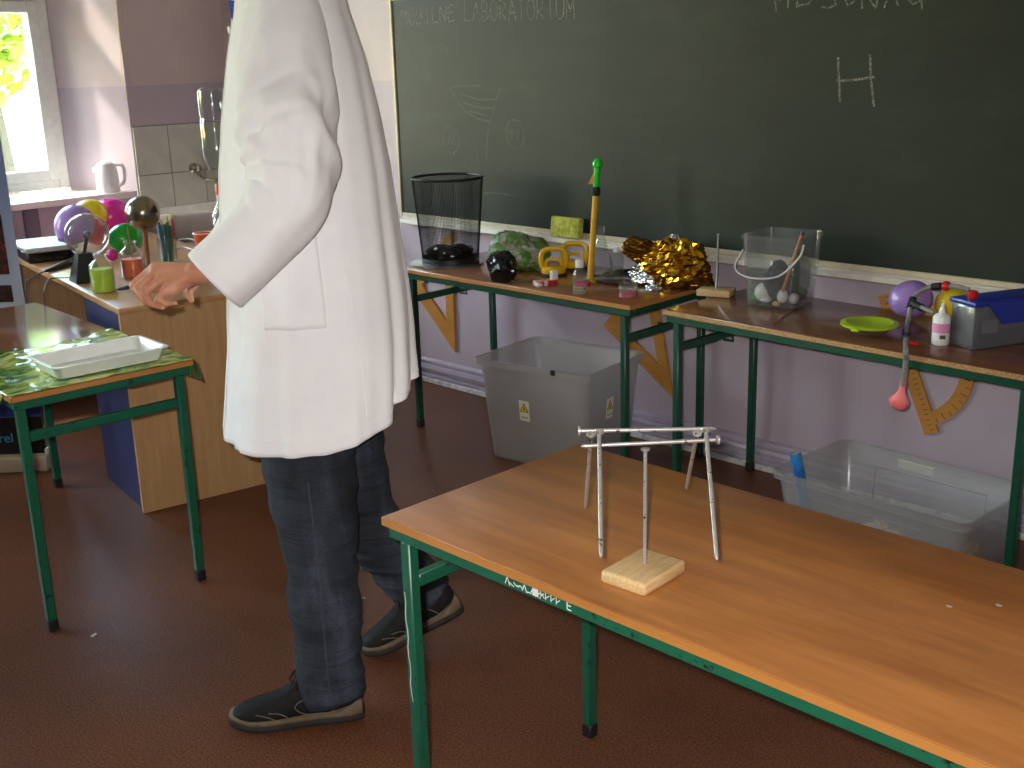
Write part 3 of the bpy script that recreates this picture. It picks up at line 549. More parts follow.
def crumple(label, name, cat, loc, rad, m, amp=.25, sc=3.2, seed=0, seg=40, rings=26, smooth=25, zflat=True, group=None, rot=0, partname=None):
    def fn(p):
        q = p * 1.0 + Vector((seed * 3.1, seed * 1.7, seed)); n1 = noise.noise(q * sc * .6); n2 = abs(noise.noise(q * sc * 1.5)); n3 = noise.noise(q * sc * 3.5)
        return 1 + amp * (n1 * 1.0 + (.35 - n2) * .7 + n3 * .25)
    g = G().ell((0, 0, rad[2] * .92), rad, seg, rings, None, fn)
    if zflat:
        for v in g.v: v.z = max(v.z, 0.0005)
    o = g.build(name, m, None, smooth); o.location = loc; o.rotation_euler = (0, 0, R(rot)); return tag(o, label, cat, group)
mat('binbag', (14, 14, 15), .22); k = NT('bag_print'); v = k.coord(); f = k.noise(v, 24, 3); f2 = k.noise(v, 60, 2)
k.l(k.ramp(f, [(.38, (150, 150, 144)), (.47, (120, 128, 100)), (.52, (72, 118, 44)), (.7, (88, 136, 54))]), k.b.inputs['Base Color']); k.b.inputs['Roughness'].default_value = .35
crumple('crumpled black liner at the bottom of the waste basket', 'bin_liner', 'bag', BP + Vector((0, 0, .013)), (.1, .1, .034), 'binbag', .3, seed=2)
crumple('crumpled green and white plastic bag beside the waste basket', 'plastic_bag', 'bag', (-3.528, 3.523, 0.745), (.125, .085, .085), 'bag_print', .32, 2.4, seed=5, smooth=30, rot=20)
crumple('shiny crumpled black bag in front of the green one', 'black_bag', 'bag', (-3.402, 3.307, 0.745), (.075, .05, .066), 'binbag', .3, 1.8, seed=7, smooth=20)
mat('lifter_yellow', (222, 176, 20), .35); mat('lifter_rubber', (30, 30, 30), .5)
def lifter(label, loc, rot):
    t = thing('suction_lifter', label, 'suction lifter', loc, rot, 'yellow suction lifters on the table')
    G().lathe([(.056, 0), (.058, .006), (.052, .012)], 26).build('rubber_pad', 'lifter_rubber', t); G().lathe([(.05, .01), (.053, .014), (.053, .03), (.044, .038), (.02, .04)], 26).build('cup_body', 'lifter_yellow', t)
    h = bez([(-.046, 0, .03), (-.052, 0, .055), (-.052, 0, .085), (-.036, 0, .108), (0, 0, .112), (.036, 0, .108), (.052, 0, .085), (.052, 0, .055), (.046, 0, .03)], 5)
    G().tube(h, .0105, 8).build('handle', 'lifter_yellow', t); G().tube(bez([(-.034, .004, .035), (-.028, .004, .062), (0, .004, .068), (.028, .004, .062), (.034, .004, .035)], 5), .0075, 8).build('lever', 'lifter_yellow', t)
lifter('yellow suction-cup lifter nearer the table\'s front edge', (-3.318, 3.533, 0.745), 48); lifter('yellow suction-cup lifter partly behind the other one', (-3.339, 3.69, 0.745), 30)
k = NT('pack_print'); v = k.coord(); f = k.noise(v, 34, 1); k.l(k.ramp(f, [(.47, (214, 206, 200)), (.5, (186, 30, 40))]), k.b.inputs['Base Color']); k.b.inputs['Roughness'].default_value = .3
t = thing('small_pack', 'small red and white pack lying open on the table', 'packet', (-3.199, 3.352, 0.745), 70)
G().box2((-.045, -.028, 0), (.045, .028, .02), .003).build('box', 'pack_print', t); G().prism([(.03, -.015), (.055, -.01), (.05, .02), (.03, .015)], .02, .055).build('paper_flap', mat('paper', (226, 222, 216), .7), t)
def vial(label, loc, h=.12, r=.026):
    t = thing('small_bottle', label, 'bottle', loc)
    G().lathe([(r * .9, 0), (r, .004), (r, h * .55), (r * .8, h * .68), (r * .5, h * .75), (r * .5, h * .82)], 20, cap=False).build('bottle_glass', 'glass', t)
    G().lathe([(r * .58, h * .78), (r * .6, h * .79), (r * .6, h), (r * .5, h + .002)], 16).build('cap', 'white_plastic', t); G().lathe([(r * .85, .003), (r * .92, .006), (r * .92, h * .16)], 18).build('residue', 'glass', t)
vial('clear little bottle with white cap near the table\'s front edge', (-2.965, 3.304, 0.745), .135, .028); vial('clear little bottle with white cap at the back by the tray', (-3.161, 3.761, 0.745), .105, .028)
mat('jelly_pink', (206, 30, 90), .2)
t = thing('small_dish', 'small clear pot of pink gel at the table\'s front right corner', 'dish', (-2.78, 3.372, 0.745))
G().lathe([(.033, 0), (.036, .003), (.036, .05), (.034, .05), (.034, .004)], 24, cap=False).build('pot', 'glass', t); G().lathe([(.033, .002), (.0335, .022)], 24).build('gel', 'jelly_pink', t)
t = thing('small_dish', 'flat pink pot just behind the front little bottle', 'dish', (-3.075, 3.445, 0.745)); G().lathe([(.03, 0), (.032, .003), (.032, .014), (.028, .016)], 24).build('pot', 'jelly_pink', t); G().lathe([(.026, .016), (.026, .03), (.024, .03)], 24, cap=False).build('lid', 'glass', t)
t = tag(G().lathe([(.054, 0), (.062, .005), (.06, .02), (.022, .145), (.018, .16), (.018, .2), (.022, .205), (.02, .206)], 30, (-3.157, 3.651, 0.745), cap=False).build('conical_flask', 'glass'), 'clear conical glass flask behind the yellow tube', 'flask')
mat('tube_yellow', (206, 158, 40), .3); mat('rocket_green', (30, 190, 40), .3); mat('fin_orange', (220, 150, 20), .4)
t = thing('rocket_launcher', 'yellow launch tube with a small green foam rocket on top', 'toy rocket', (-3.107, 3.525, 0.745))
A0 = Vector((-3.107, 3.525, 0.745)); A1 = Vector((-3.107, 3.525, 0.745)) + Vector((.018, .02, .36)); dr = (A1 - A0).normalized()
G().lathe([(.03, 0), (.03, .006), (.014, .01)], 18).build('foot', 'tube_yellow', t); G().tube([A0 + dr * .006, A1], .0125, 14).build('launch_tube', 'tube_yellow', t, world=True)
G().tube([A1 - dr * .012, A1 - dr * .006, A1 + dr * .016, A1 + dr * .024], [.0155, .019, .019, .012], 14).build('collar', 'rubber_black', t, world=True)
rk = G().tube([A1 + dr * .024, A1 + dr * .1, A1 + dr * .104, A1 + dr * .118, A1 + dr * .132, A1 + dr * .138], [.0125, .0135, .02, .022, .014, .004], 14).build('rocket', 'rocket_green', t, world=True)
e1 = Vector((-.707, -.707, 0)); G().add([A1 + dr * .035 + e1 * .01 + n for n in (Vector((.002, -.002, 0)), Vector((-.002, .002, 0)))] + [A1 + dr * .035 + e1 * .034 + n for n in (Vector((.002, -.002, 0)), Vector((-.002, .002, 0)))] + [A1 + dr * .085 + e1 * .012 + n for n in (Vector((.002, -.002, 0)), Vector((-.002, .002, 0)))], [(0, 2, 4), (1, 5, 3), (0, 1, 3, 2), (2, 3, 5, 4), (0, 4, 5, 1)]).build('fin', 'fin_orange', rk, 0, world=True)
tag(G().lathe([(.14, 0), (.155, .004), (.162, .012), (.159, .013), (.15, .007), (.001, .006)], 48, (-3.003, 3.656, 0.745)).build('round_tray', mat('tray_mirror', (170, 166, 140), .1, 1)), 'round shiny metal tray beside the gold foil', 'tray')
mat('gold_foil', (212, 160, 44), .16, 1, var=.1); mat('gold_foil_dark', (122, 84, 30), .28, 1, var=.1); mat('silver_foil', (205, 205, 208), .18, 1)
t = thing('foil_blanket', 'crumpled gold foil blanket heaped at the table\'s right end', 'foil', (-2.754, 3.658, 0.745))
def foil(c, rad, m, seed, nm, amp=.3, sc=4, rot=None):
    def fn(p):
        q = p + Vector((seed * 2.3, seed, seed * .7)); return 1 + amp * (noise.noise(q * sc * .5) + (.3 - abs(noise.noise(q * sc * 1.3))) * .8 + noise.noise(q * sc * 2.6) * .35)
    g = G().ell(c, rad, 44, 30, rot, fn)
    for v in g.v: v.z = max(v.z, .001)
    return g.build(nm, m, t, 0)
foil((-.02, 0, .085), (.14, .095, .095), 'gold_foil', 1, 'gold_heap', .34); foil((.07, .0, .03), (.09, .055, .04), 'gold_foil_dark', 3, 'gold_fold', .3)
foil((-.16, -.03, .125), (.085, .034, .05), 'gold_foil_dark', 4, 'gold_flap', .25, 3, rz(45) @ ry(25)); foil((-.13, -.05, .035), (.075, .03, .04), 'silver_foil', 6, 'silver_edge', .4); foil((-.045, .02, .175), (.028, .025, .022), 'silver_foil', 8, 'silver_tip', .4); foil((-.03, -.125, .008), (.035, .02, .012), 'silver_foil', 9, 'silver_scrap', .4)
k = NT('sponge'); v = k.coord(); f = k.noise(v, 40, 4); k.l(k.ramp(f, [(.35, (140, 146, 40)), (.6, (196, 196, 92)), (.75, (206, 204, 140))]), k.b.inputs['Base Color']); k.b.inputs['Roughness'].default_value = .95; k.bump(f, .6, .004)
o = G().box((0, 0, .046), (.17, .035, .09), .008, rx(-6), 2).build('board_sponge', 'sponge'); o.location = (-3.452, 3.765, .862); tag(o, 'yellow-green sponge standing on the chalk tray', 'sponge')
# ================================================================== table B
wood('pine', (176, 142, 96), (222, 190, 140), .5, 'y', 60, 9, bump=.2); mat('steel_rod', (170, 170, 172), .3, .9)
t = thing('rod_stand', 'thin metal rod on a small wooden base at the table\'s left corner', 'stand', (-2.537, 3.603, 0.745), 18)
G().box2((-.065, -.042, 0), (.065, .042, .026), .004, 2).build('base_block', 'pine', t); G().tube([(0, 0, .02), (.004, 0, .235)], .004, 8).build('rod', 'steel_rod', t)
clear('bucket_plastic', (248, 249, 249), .06, (205, 208, 208), rough=.12)
BK = Vector((-2.259, 3.611, 0.745)); t = thing('clear_bucket', 'clear square plastic bucket of odds and ends', 'bucket', BK, 8)
def sq(w, z, c=.03): return rr(-w, w, -w, w, z, c, 5)
G().loft([sq(.092, 0), sq(.096, .006), sq(.11, .2), sq(.111, .245), sq(.117, .247), sq(.117, .262), sq(.112, .262), sq(.107, .21), sq(.092, .01)], True, True).build('bucket_wall', 'bucket_plastic', t, 50)
G().tube(bez([(-.125, -.06, .2), (-.13, -.11, .14), (-.06, -.135, .115), (.05, -.135, .13), (.12, -.125, .2), (.125, -.1, .24)]), .0035, 6).build('handle', mat('handle_clear', (200, 200, 198), .3), t)
def inb(x, y, z): return BK + rz(8) @ Vector((x, y, z))
for i, (p, r, lab) in enumerate((((-.045, -.05, .045), (.032, .03, .034), 'white plastic egg at the left in the clear bucket'), ((.035, -.06, .04), (.02, .02, .025), 'small white egg at the front in the clear bucket'), ((.065, -.03, .03), (.02, .02, .02), 'white ball at the right in the clear bucket'), ((-.03, -.06, .025), (.022, .02, .014), 'flat white lump at the bottom of the clear bucket'))):
    o = G().ell((0, 0, 0), r, 18, 12, None, lambda p: 1 + .1 * p.z).build('plastic_egg', 'white_plastic'); o.location = inb(*p); tag(o, lab, 'egg', 'eggs and balls in the bucket')
crumple('dark blue crumpled cloth in the clear bucket', 'dark_cloth', 'cloth', inb(.0, -.02, .012), (.05, .05, .075), mat('cloth_navy', (44, 46, 62), .8), .25, 3, 3)
crumple('dark green cloth filling the right of the clear bucket', 'green_cloth', 'cloth', inb(.055, .035, .012), (.034, .04, .095), mat('cloth_green', (30, 84, 52), .8), .25, 3, 4)
crumple('bright green lump at the left of the clear bucket', 'green_lump', 'toy', inb(-.075, -.035, .012), (.018, .02, .018), mat('toy_green', (40, 160, 80), .5), .2, 3, 5)
tag(G().ell(inb(.02, -.08, .018), (.016, .01, .009), 12, 8).build('yellow_piece', mat('toy_yellow', (220, 190, 60), .5)), 'yellow piece at the bottom of the clear bucket', 'toy')
t = thing('wooden_dowel', 'orange wooden dowel with a dark tip leaning in the bucket', 'stick', inb(.03, -.07, .03)); G().tube([inb(.03, -.072, .03), inb(.085, -.03, .262)], .006, 8).build('shaft', mat('dowel_orange', (196, 112, 50), .5), t, world=True); G().tube([inb(.085, -.03, .262), inb(.088, -.028, .275)], .007, 8).build('tip', mat('tip_dark', (80, 20, 20), .5), t, world=True)
tag(G().tube([(-2.086, 3.288, 0.748), (-2.193, 3.625, 0.748)], .0022, 6).build('skewer', mat('skewer_wood', (150, 104, 66), .6)), 'thin wooden skewer lying on the table before the bucket', 'stick')
mat('lime_plastic', (166, 196, 20), .35)
t = thing('lidded_bowl', 'shallow clear bowl with a lime green lid', 'bowl', (-1.786, 3.392, 0.745))
G().lathe([(.04, 0), (.05, .003), (.078, .03), (.085, .034), (.083, .034), (.05, .006)], 30, cap=False).build('bowl', 'glass', t); G().lathe([(.089, .03), (.092, .033), (.092, .038), (.075, .041), (.072, .039), (.001, .038)], 36).build('lid', 'lime_plastic', t)
G().box2((-.012, -.1, .026), (.014, -.086, .037), .002, 1).build('lid_tab', 'lime_plastic', t)
clear('hose_clear', (215, 215, 210), .5, (170, 170, 166), rough=.1); mat('balloon_coral', (232, 112, 112), .5)
t = thing('hose_assembly', 'clear hose with black joints and a limp coral balloon hanging over the table edge', 'hose', (-1.688, 3.452, 0.745))
J0, J1 = Vector((-1.66, 3.395, 0.757)), Vector((-1.751, 3.601, 0.817))
G().tube(bez([(-1.575, 3.222, 0.646), (-1.573, 3.224, 0.703), (-1.572, 3.225, 0.733), (-1.567, 3.21, 0.757), (-1.612, 3.3, 0.757), (-1.66, 3.395, 0.757)]), .0085, 10).build('hose', 'hose_clear', t, world=True)
G().tube(bez([J0, (-1.733, 3.552, 0.763), J1]), .0085, 10).build('hose', 'hose_clear', t, world=True); G().tube(bez([J1, (-1.745, 3.634, 0.846), (-1.716, 3.657, 0.866), (-1.684, 3.662, 0.873)]), .0085, 10).build('hose', 'hose_clear', t, world=True); G().tube([J1, (-1.627, 3.518, 0.814)], .0075, 10).build('hose', 'hose_clear', t, world=True)
G().tube(bez([(-1.668, 3.664, 0.874), (-1.624, 3.665, 0.876), (-1.588, 3.669, 0.87)]), .0085, 10).build('hose', 'hose_clear', t, world=True)
for p, q in (((-1.64, 3.355, 0.758), (-1.715, 3.504, 0.744)), ((-1.748, 3.59, 0.802), (-1.751, 3.614, 0.832)), ((-1.749, 3.603, 0.817), (-1.695, 3.567, 0.813)), ((-1.711, 3.662, 0.866), (-1.681, 3.664, 0.873))): G().tube([p, q], .0125, 10).build('joint', 'rubber_black', t, world=True)
G().ell((-1.665, 3.667, 0.874), (.017, .017, .017), 14, 10).build('red_valve', 'red_plastic', t, world=True); G().box((-1.615, 3.339, 0.752), (.05, .018, .012), .004).build('red_clip', 'red_plastic', t, world=True)
cb0 = Vector((-1.575, 3.222, 0.649)); cb1 = Vector((-1.579, 3.222, 0.61))
G().loft([[cb0 + Vector((r_ * w * math.cos(a * math.pi / 8) + dx, r_ * .35 * math.sin(a * math.pi / 8), z)) for a in range(16)] for (r_, w, z, dx) in ((.012, 1, .012, 0), (.0105, 1, 0, 0), (.011, 1, -.02, -.002), (.022, 1, -.035, -.006), (.034, 1, -.05, -.01), (.03, 1, -.066, -.01), (.016, 1, -.078, -.008), (.003, 1, -.081, -.008))]).build('limp_balloon', 'balloon_coral', t, 60, world=True)
balloon('pale purple balloon against the wall on the right-hand table', (-1.788, 3.682, 0.812), .066, (156, 124, 196), tilt=(80, 120), grp='balloons on the right-hand table'); balloon('yellow balloon behind the white glue bottle', (-1.66, 3.719, 0.805), .058, (216, 186, 40), tilt=(80, 60), grp='balloons on the right-hand table')
t = thing('glue_bottle', 'white glue bottle with a pink label and pointed nozzle', 'glue bottle', (-1.553, 3.408, 0.745))
G().lathe([(.024, 0), (.027, .004), (.027, .085), (.02, .095), (.01, .098)], 22).build('bottle_body', 'white_plastic', t); G().lathe([(.011, .096), (.012, .1), (.006, .118), (.003, .13)], 14).build('nozzle', 'white_plastic', t); G().lathe([(.0275, .04), (.0275, .07)], 22, cap=False).build('pink_label', mat('label_pink', (226, 150, 190), .5), t)
g = G(); rnd = random.Random(3)
for i in range(9): a = R(-70 + i * 4.2); w = .0009; p = Vector((math.cos(a) * .0278, math.sin(a) * .0278, 0)); d = Vector((-math.sin(a), math.cos(a), 0)) * w; g.add([p - d + Vector((0, 0, .022)), p + d + Vector((0, 0, .022)), p + d + Vector((0, 0, .034)), p - d + Vector((0, 0, .034))], [(0, 1, 2, 3)])
o = g.build('barcode', 'rubber_black', t, 0); o['kind'] = 'stuff'
mat('box_dark', (26, 26, 28), .4); mat('lid_blue', (28, 50, 150), .3); clear('box_clear', (225, 228, 232), .45, (130, 134, 140), rough=.15)
t = thing('storage_box', 'dark storage box with a blue clip lid at the right edge', 'box', (-1.441, 3.385, 0.745), 65)
G().box2((0, 0, 0), (.33, .105, .135), .008, 2).build('box_body', 'box_clear', t, 40); G().box2((.016, .006, .004), (.324, .099, .125), .004).build('dark_contents', 'box_dark', t)
G().box2((-.006, -.006, .135), (.336, .111, .15), .005, 2).build('lid', 'lid_blue', t); G().prism([(.04, .145), (.3, .145), (.26, .075), (.1, .075)], -.012, -.005, 'xz').build('lid_clip', 'lid_blue', t, 0); G().box2((.03, -.0015, .05), (.09, -.0005, .09)).build('grey_label', mat('label_grey', (110, 112, 116), .5), t)
cp = Vector((-1.441, 3.385, 0.745)) + rz(65) @ Vector((.03, .05, .151)); tag(G().lathe([(.014, 0), (.016, .003), (.016, .02), (.012, .024)], 18, cp).build('red_cap', 'red_plastic'), 'small red cap standing on the blue lid', 'cap')
# ================================================================== bins under the tables
clear('bin_plastic', (242, 242, 242), .28, (220, 216, 212), rough=.3); clear('bin_plastic_clearer', (244, 245, 245), .17, (220, 218, 216), rough=.25)
def bin_(label, loc, rot, L, Wd, H, tap, m, ribs):
    t = thing('storage_bin', label, 'storage bin', loc, rot)
    def q(e, z, c=.035): return rr(-L / 2 + e, L / 2 - e, -Wd / 2 + e, Wd / 2 - e, z, c, 5)
    w = .004
    G().loft([q(tap, 0), q(tap - .003, .004), q(.016, H - .03), q(.016, H - .028), q(0, H - .026), q(0, H), q(.008, H), q(.018 + w, H - .02), q(tap + w, .006)], True, True).build('bin_wall', m, t, 50)
    for (x, s) in ribs:
        f0 = -Wd / 2 + tap - .002; f1 = -Wd / 2 + .014
        G().tube([(x - s, f0 + (f1 - f0) * .2, .2 * H), (x - s, f0 + (f1 - f0) * .78, .78 * H), (x + s, f0 + (f1 - f0) * .78, .78 * H), (x + s, f0 + (f1 - f0) * .2, .2 * H)], .0025, 6).build('moulded_rib', m, t); G().tube([(x - s, -f0 - (f1 - f0) * .2, .2 * H), (x - s, -f0 - (f1 - f0) * .78, .78 * H), (x + s, -f0 - (f1 - f0) * .78, .78 * H), (x + s, -f0 - (f1 - f0) * .2, .2 * H)], .0025, 6).build('moulded_rib', m, t)
    return t
B1 = bin_('tall frosted plastic bin with warning stickers under the table', (-3.19, 3.42, 0), 8, .575, .45, .44, .05, 'bin_plastic', [])
mat('sticker_white', (220, 216, 196), .5); mat('sticker_yellow', (222, 200, 40), .5)
def sticker(par, M4, s=1):
    st = G().box((0, 0, 0), (.05 * s, .0012, .088 * s), 0, None); st.v = [M4 @ v for v in st.v]; so = st.build('warning_sticker', 'sticker_white', par, 0)
    def tri(r, y): return [M4 @ Vector((r * math.sin(R(120 * i)) * s, y, (r * math.cos(R(120 * i)) + .008) * s)) for i in range(3)]
    G().add(tri(.027, -.0012), [(0, 1, 2)]).build('triangle_border', 'rubber_black', so, 0); G().add(tri(.021, -.0016), [(0, 1, 2)]).build('triangle', 'sticker_yellow', so, 0)
    G().add([M4 @ Vector((x * s, -.002, z * s)) for x, z in ((.001, .022), (-.005, .006), (0, .007), (-.002, -.004), (.006, .01), (.001, .009))], [(0, 1, 2, 3, 4, 5)]).build('bolt_mark', 'rubber_black', so, 0)
    G().add([M4 @ Vector((x * s, -.0012, z * s)) for x, z in ((-.018, -.03), (.018, -.03), (.018, -.027), (-.018, -.027))], [(0, 1, 2, 3)]).build('print_line', 'rubber_black', so, 0)
sl = math.degrees(math.atan2(.034, .41))
sticker(B1, Matrix.Translation((-.04, -.1995, .24)) @ rx(sl)); sticker(B1, Matrix.Translation((.2595, -.02, .255)) @ rz(90) @ rx(sl))
G().box((.125, -.226, .432), (.022, .006, .022), .002).build('latch', 'rubber_black', B1)
B2 = bin_('long low clear plastic bin at the wall on the right', (-1.627, 3.345, 0), -3, .69, .445, .3, .05, 'bin_plastic_clearer', [(0, .2)])
G().box((-.06, .213, .262), (.13, .002, .03), 0, rx(-4)).build('blank_label', 'sticker_white', B2)
k = NT('tube_blue'); v = k.coord(); f = k.noise(v, 18, 3); k.l(k.ramp(f, [(.35, (24, 70, 150)), (.6, (40, 130, 200)), (.75, (90, 170, 220))]), k.b.inputs['Base Color']); k.b.inputs['Roughness'].default_value = .3
t = thing('cardboard_tube', 'blue printed cardboard tube standing in the low bin', 'tube', (-1.835, 3.215, .008)); G().lathe([(.019, 0), (.019, .36), (.016, .36), (.016, .355)], 20, (0, 0, 0), ry(-14) @ rx(3)).build('tube_wall', 'tube_blue', t); G().lathe([(.0165, .337), (.0165, .359), (.013, .359)], 18, (0, 0, 0), ry(-14) @ rx(3)).build('cork', mat('cork', (190, 150, 100), .8), t)
crumple('beige crumpled paper lying in the low bin', 'crumpled_paper', 'paper', (-1.66, 3.3, .008), (.09, .07, .07), mat('beige_paper', (206, 190, 160), .8), .3, 2.5, 11)
crumple('greenish crumpled wrapper in the low bin\'s right end', 'crumpled_wrapper', 'paper', (-1.46, 3.32, .008), (.08, .07, .05), mat('wrapper_green', (130, 170, 110), .6), .35, 2.8, 12)
crumple('orange crumpled scrap at the low bin\'s right corner', 'crumpled_scrap', 'paper', (-1.4, 3.43, .008), (.03, .04, .05), mat('scrap_orange', (206, 150, 70), .7), .3, 2.8, 13)
# ================================================================== wooden drawing instruments on the wall
wood('ruler_wood', (176, 120, 52), (200, 142, 66), .45, 'x', 12, 6); 
def setsq(label, P, inner, notch=None):
    t = thing('set_square', label, 'set square', (P[0][0], YB - .003, P[0][1])); cx = sum(p[0] for p in P) / 3; cz = sum(p[1] for p in P) / 3
    o = [Vector((p[0], 0, p[1])) for p in P]; c = Vector((cx, 0, cz)); i_ = [c + (p - c) * inner for p in o]; base = Vector((P[0][0], 0, P[0][1]))
    for a in range(3):
        b = (a + 1) % 3; q = [o[a], o[b], i_[b], i_[a]]; vs = [p - base + Vector((0, y, 0)) for y in (-.012, 0) for p in q]
        G().add(vs, [(0, 1, 2, 3), (7, 6, 5, 4), (0, 4, 5, 1), (1, 5, 6, 2), (2, 6, 7, 3), (3, 7, 4, 0)]).build('wooden_bar', 'ruler_wood', t, 0)
setsq('wooden set square on the wall seen behind the waste basket', [(-4.63, 0.522), (-4.278, 0.195), (-4.269, 0.815)], .52)
setsq('wooden set square on the wall between the two back tables', [(-3.283, 0.48), (-2.892, 0.216), (-3.015, 0.791)], .52)
t = thing('protractor', 'big wooden blackboard protractor hanging on the wall', 'protractor', (-1.85, YB - .003, .545))
ang = math.atan2(.475, -.21); dx_, dz_ = math.cos(ang), math.sin(ang); nx, nz = dz_, -dx_
def pp(a, b): return (dx_ * a + nx * b, dz_ * a + nz * b)
G().prism([pp(-.262, -.025), pp(.262, -.025), pp(.262, .028), pp(-.262, .028)], -.012, 0, 'xz').build('base_rule', 'ruler_wood', t, 0)
N = 24; po = [(.235 * math.cos(math.pi * i / N), .235 * math.sin(math.pi * i / N)) for i in range(N + 1)]; pi_ = [(.185 * math.cos(math.pi * i / N), .185 * math.sin(math.pi * i / N)) for i in range(N + 1)]
g = G()
for i in range(N):
    q = [po[i], po[i + 1], pi_[i + 1], pi_[i]]; q = [pp(a, b + .01) for a, b in q]; vs = [Vector((x, y, z)) for y in (-.011, -.001) for x, z in q]; g.add(vs, [(0, 1, 2, 3), (7, 6, 5, 4), (0, 4, 5, 1), (2, 6, 7, 3)])
g.build('scale_arc', 'ruler_wood', t, 0)
g = G()
for i in range(25):
    a = math.pi * i / 24; L_ = .018 if i % 2 else .028; q = [(.232 * math.cos(a) - s * .0012 * math.sin(a), .232 * math.sin(a) + s * .0012 * math.cos(a) + .01) for s in (-1, 1)] + [((.232 - L_) * math.cos(a) + s * .0012 * math.sin(a), (.232 - L_) * math.sin(a) - s * .0012 * math.cos(a) + .01) for s in (-1, 1)]
    g.add([Vector((pp(*z)[0], -.0118, pp(*z)[1])) for z in q], [(0, 1, 2, 3)])
for i in range(27):
    a = -.25 + i * .5 / 26; q = [(a - .001, .0), (a + .001, .0), (a + .001, .016), (a - .001, .016)]; g.add([Vector((pp(*z)[0], -.0126, pp(*z)[1])) for z in q], [(0, 1, 2, 3)])
o = g.build('scale_marks', 'rubber_black', t, 0); o['kind'] = 'stuff'
# ================================================================== balancing nails on the front table
k = NT('nail_paint'); v = k.coord(); f = k.noise(v, 75, 4, .75); k.l(k.ramp(f, [(.3, (166, 164, 162)), (.58, (190, 188, 186)), (.63, (60, 53, 48))]), k.b.inputs['Base Color']); k.b.inputs['Roughness'].default_value = .38; k.b.inputs['Metallic'].default_value = .6
NB = Vector((-1.182, 1.477, 0.76))

t = thing('nail_stand', 'pale wooden block with one upright nail on the front table', 'stand', (-1.178, 1.471, .76), 3)
G().box2((-.048, -.064, 0), (.048, .064, .025), .007, 3).build('wooden_block', 'pine', t)
G().tube([(-.002, .007, .02), (-.002, .007, .238)], .0034, 10).build('upright_nail', 'nail_paint', t); G().lathe([(.0034, .234), (.008, .237), (.008, .24), (.001, .241)], 14, (-.002, .007, 0)).build('nail_head', 'nail_paint', t)
def nail(label, a, b, hang=True):
    a = Vector(a); b = Vector(b); d = (b - a).normalized(); t = thing('long_nail', label, 'nail', a, 0, 'nails balanced on the upright nail'); q = d.to_track_quat('Z', 'Y').to_matrix().to_4x4(); L_ = (b - a).length
    G().lathe([(.0036, 0), (.0036, L_ - .012), (.0034, L_ - .006), (.0015, L_)], 10, (0, 0, 0), q).build('shank', 'nail_paint', t); G().lathe([(.001, -.004), (.0085, -.0035), (.0085, 0), (.004, .002)], 14, (0, 0, 0), q).build('head', 'nail_paint', t)
nail('lower of the two horizontal nails, resting on the upright one', (-1.097, 1.57, 1.01), (-1.261, 1.402, 1.006))
nail('upper of the two horizontal nails, locking the hanging ones', (-1.263, 1.403, 1.033), (-1.099, 1.569, 1.03))
nail('hanging nail at the front left of the balance', (-1.233, 1.418, 1.032), (-1.111, 1.28, 0.886))
nail('hanging nail at the back left of the balance', (-1.255, 1.422, 1.024), (-1.353, 1.516, 0.832))
nail('hanging nail at the front right of the balance', (-1.105, 1.548, 1.03), (-0.989, 1.422, 0.869))
nail('hanging nail at the back right of the balance', (-1.126, 1.552, 1.02), (-1.238, 1.674, 0.853))
# white scraps on the floor, stickers on the front tabletop
for i, (p, lab) in enumerate((((-2.742, 1.999, 0), 'tiny white paper scrap on the floor between the shoes'), ((-3.156, 1.301, 0), 'white crumb on the floor near the left table\'s leg'))):
    tag(G().box((0, 0, .003), (.022, .008, .006), .002, rz(40 + 70 * i)).build('paper_scrap', 'paper'), lab, 'scrap').location = p
for i, p in enumerate(((-0.735, 1.721, 0.76), (-0.676, 1.778, 0.76))):
    o = G().ell((0, 0, 0), (.006, .004, .0006), 10, 6).build('paint_spot', mat('spot_grey', (170, 168, 160), .7), TN, world=False); o.matrix_parent_inverse = wm(TN).inverted(); o.location = p

# ================================================================== the person
FD = Vector((-.572, -.818, 0)); LD = Vector((.818, -.572, 0)); UZ = Vector((0, 0, 1))
PB = Vector((-2.32, 1.6, 0))
person = thing('person', 'person in a white lab coat and dark jeans reaching over the desk', 'person', PB)
k = NT('skin'); v = k.coord(); f = k.noise(v, 14, 4); f2 = k.noise(v, 120, 3)
k.l(k.ramp(f, [(.3, (188, 124, 96)), (.7, (206, 146, 116))]), k.b.inputs['Base Color']); k.b.inputs['Roughness'].default_value = .5; k.b.inputs['Subsurface Weight'].default_value = .08; k.b.inputs['Subsurface Radius'].default_value = (.01, .004, .002); k.bump(f2, .25, .001)
k = NT('coat_cotton'); v = k.coord(); f = k.noise(v, 9, 5); f2 = k.noise(v, 700, 2)
k.l(k.ramp(f, [(.3, (236, 235, 238)), (.7, (243, 242, 244))]), k.b.inputs['Base Color']); k.b.inputs['Roughness'].default_value = .85; k.b.inputs['Sheen Weight'].default_value = .15; k.bump(f, .35, .006)
k = NT('denim'); v = k.coord(); f = k.noise(k.coord((1, 1, .25)), 9, 4); f2 = k.noise(v, 260, 2); vs_ = k.coord((1, 1, 9)); f3 = k.noise(vs_, 3, 4)
a = k.n('Math', operation='MULTIPLY_ADD'); a.inputs[1].default_value = .75; k.l(f, a.inputs[0]); b_ = k.n('Math', operation='MULTIPLY'); b_.inputs[1].default_value = .25; k.l(f2, b_.inputs[0]); k.l(b_.outputs[0], a.inputs[2])
k.l(k.ramp(a.outputs[0], [(.34, (20, 23, 30)), (.52, (36, 42, 52)), (.72, (74, 83, 98))]), k.b.inputs['Base Color']); k.b.inputs['Roughness'].default_value = .85; k.bump(f3, .8, .016)
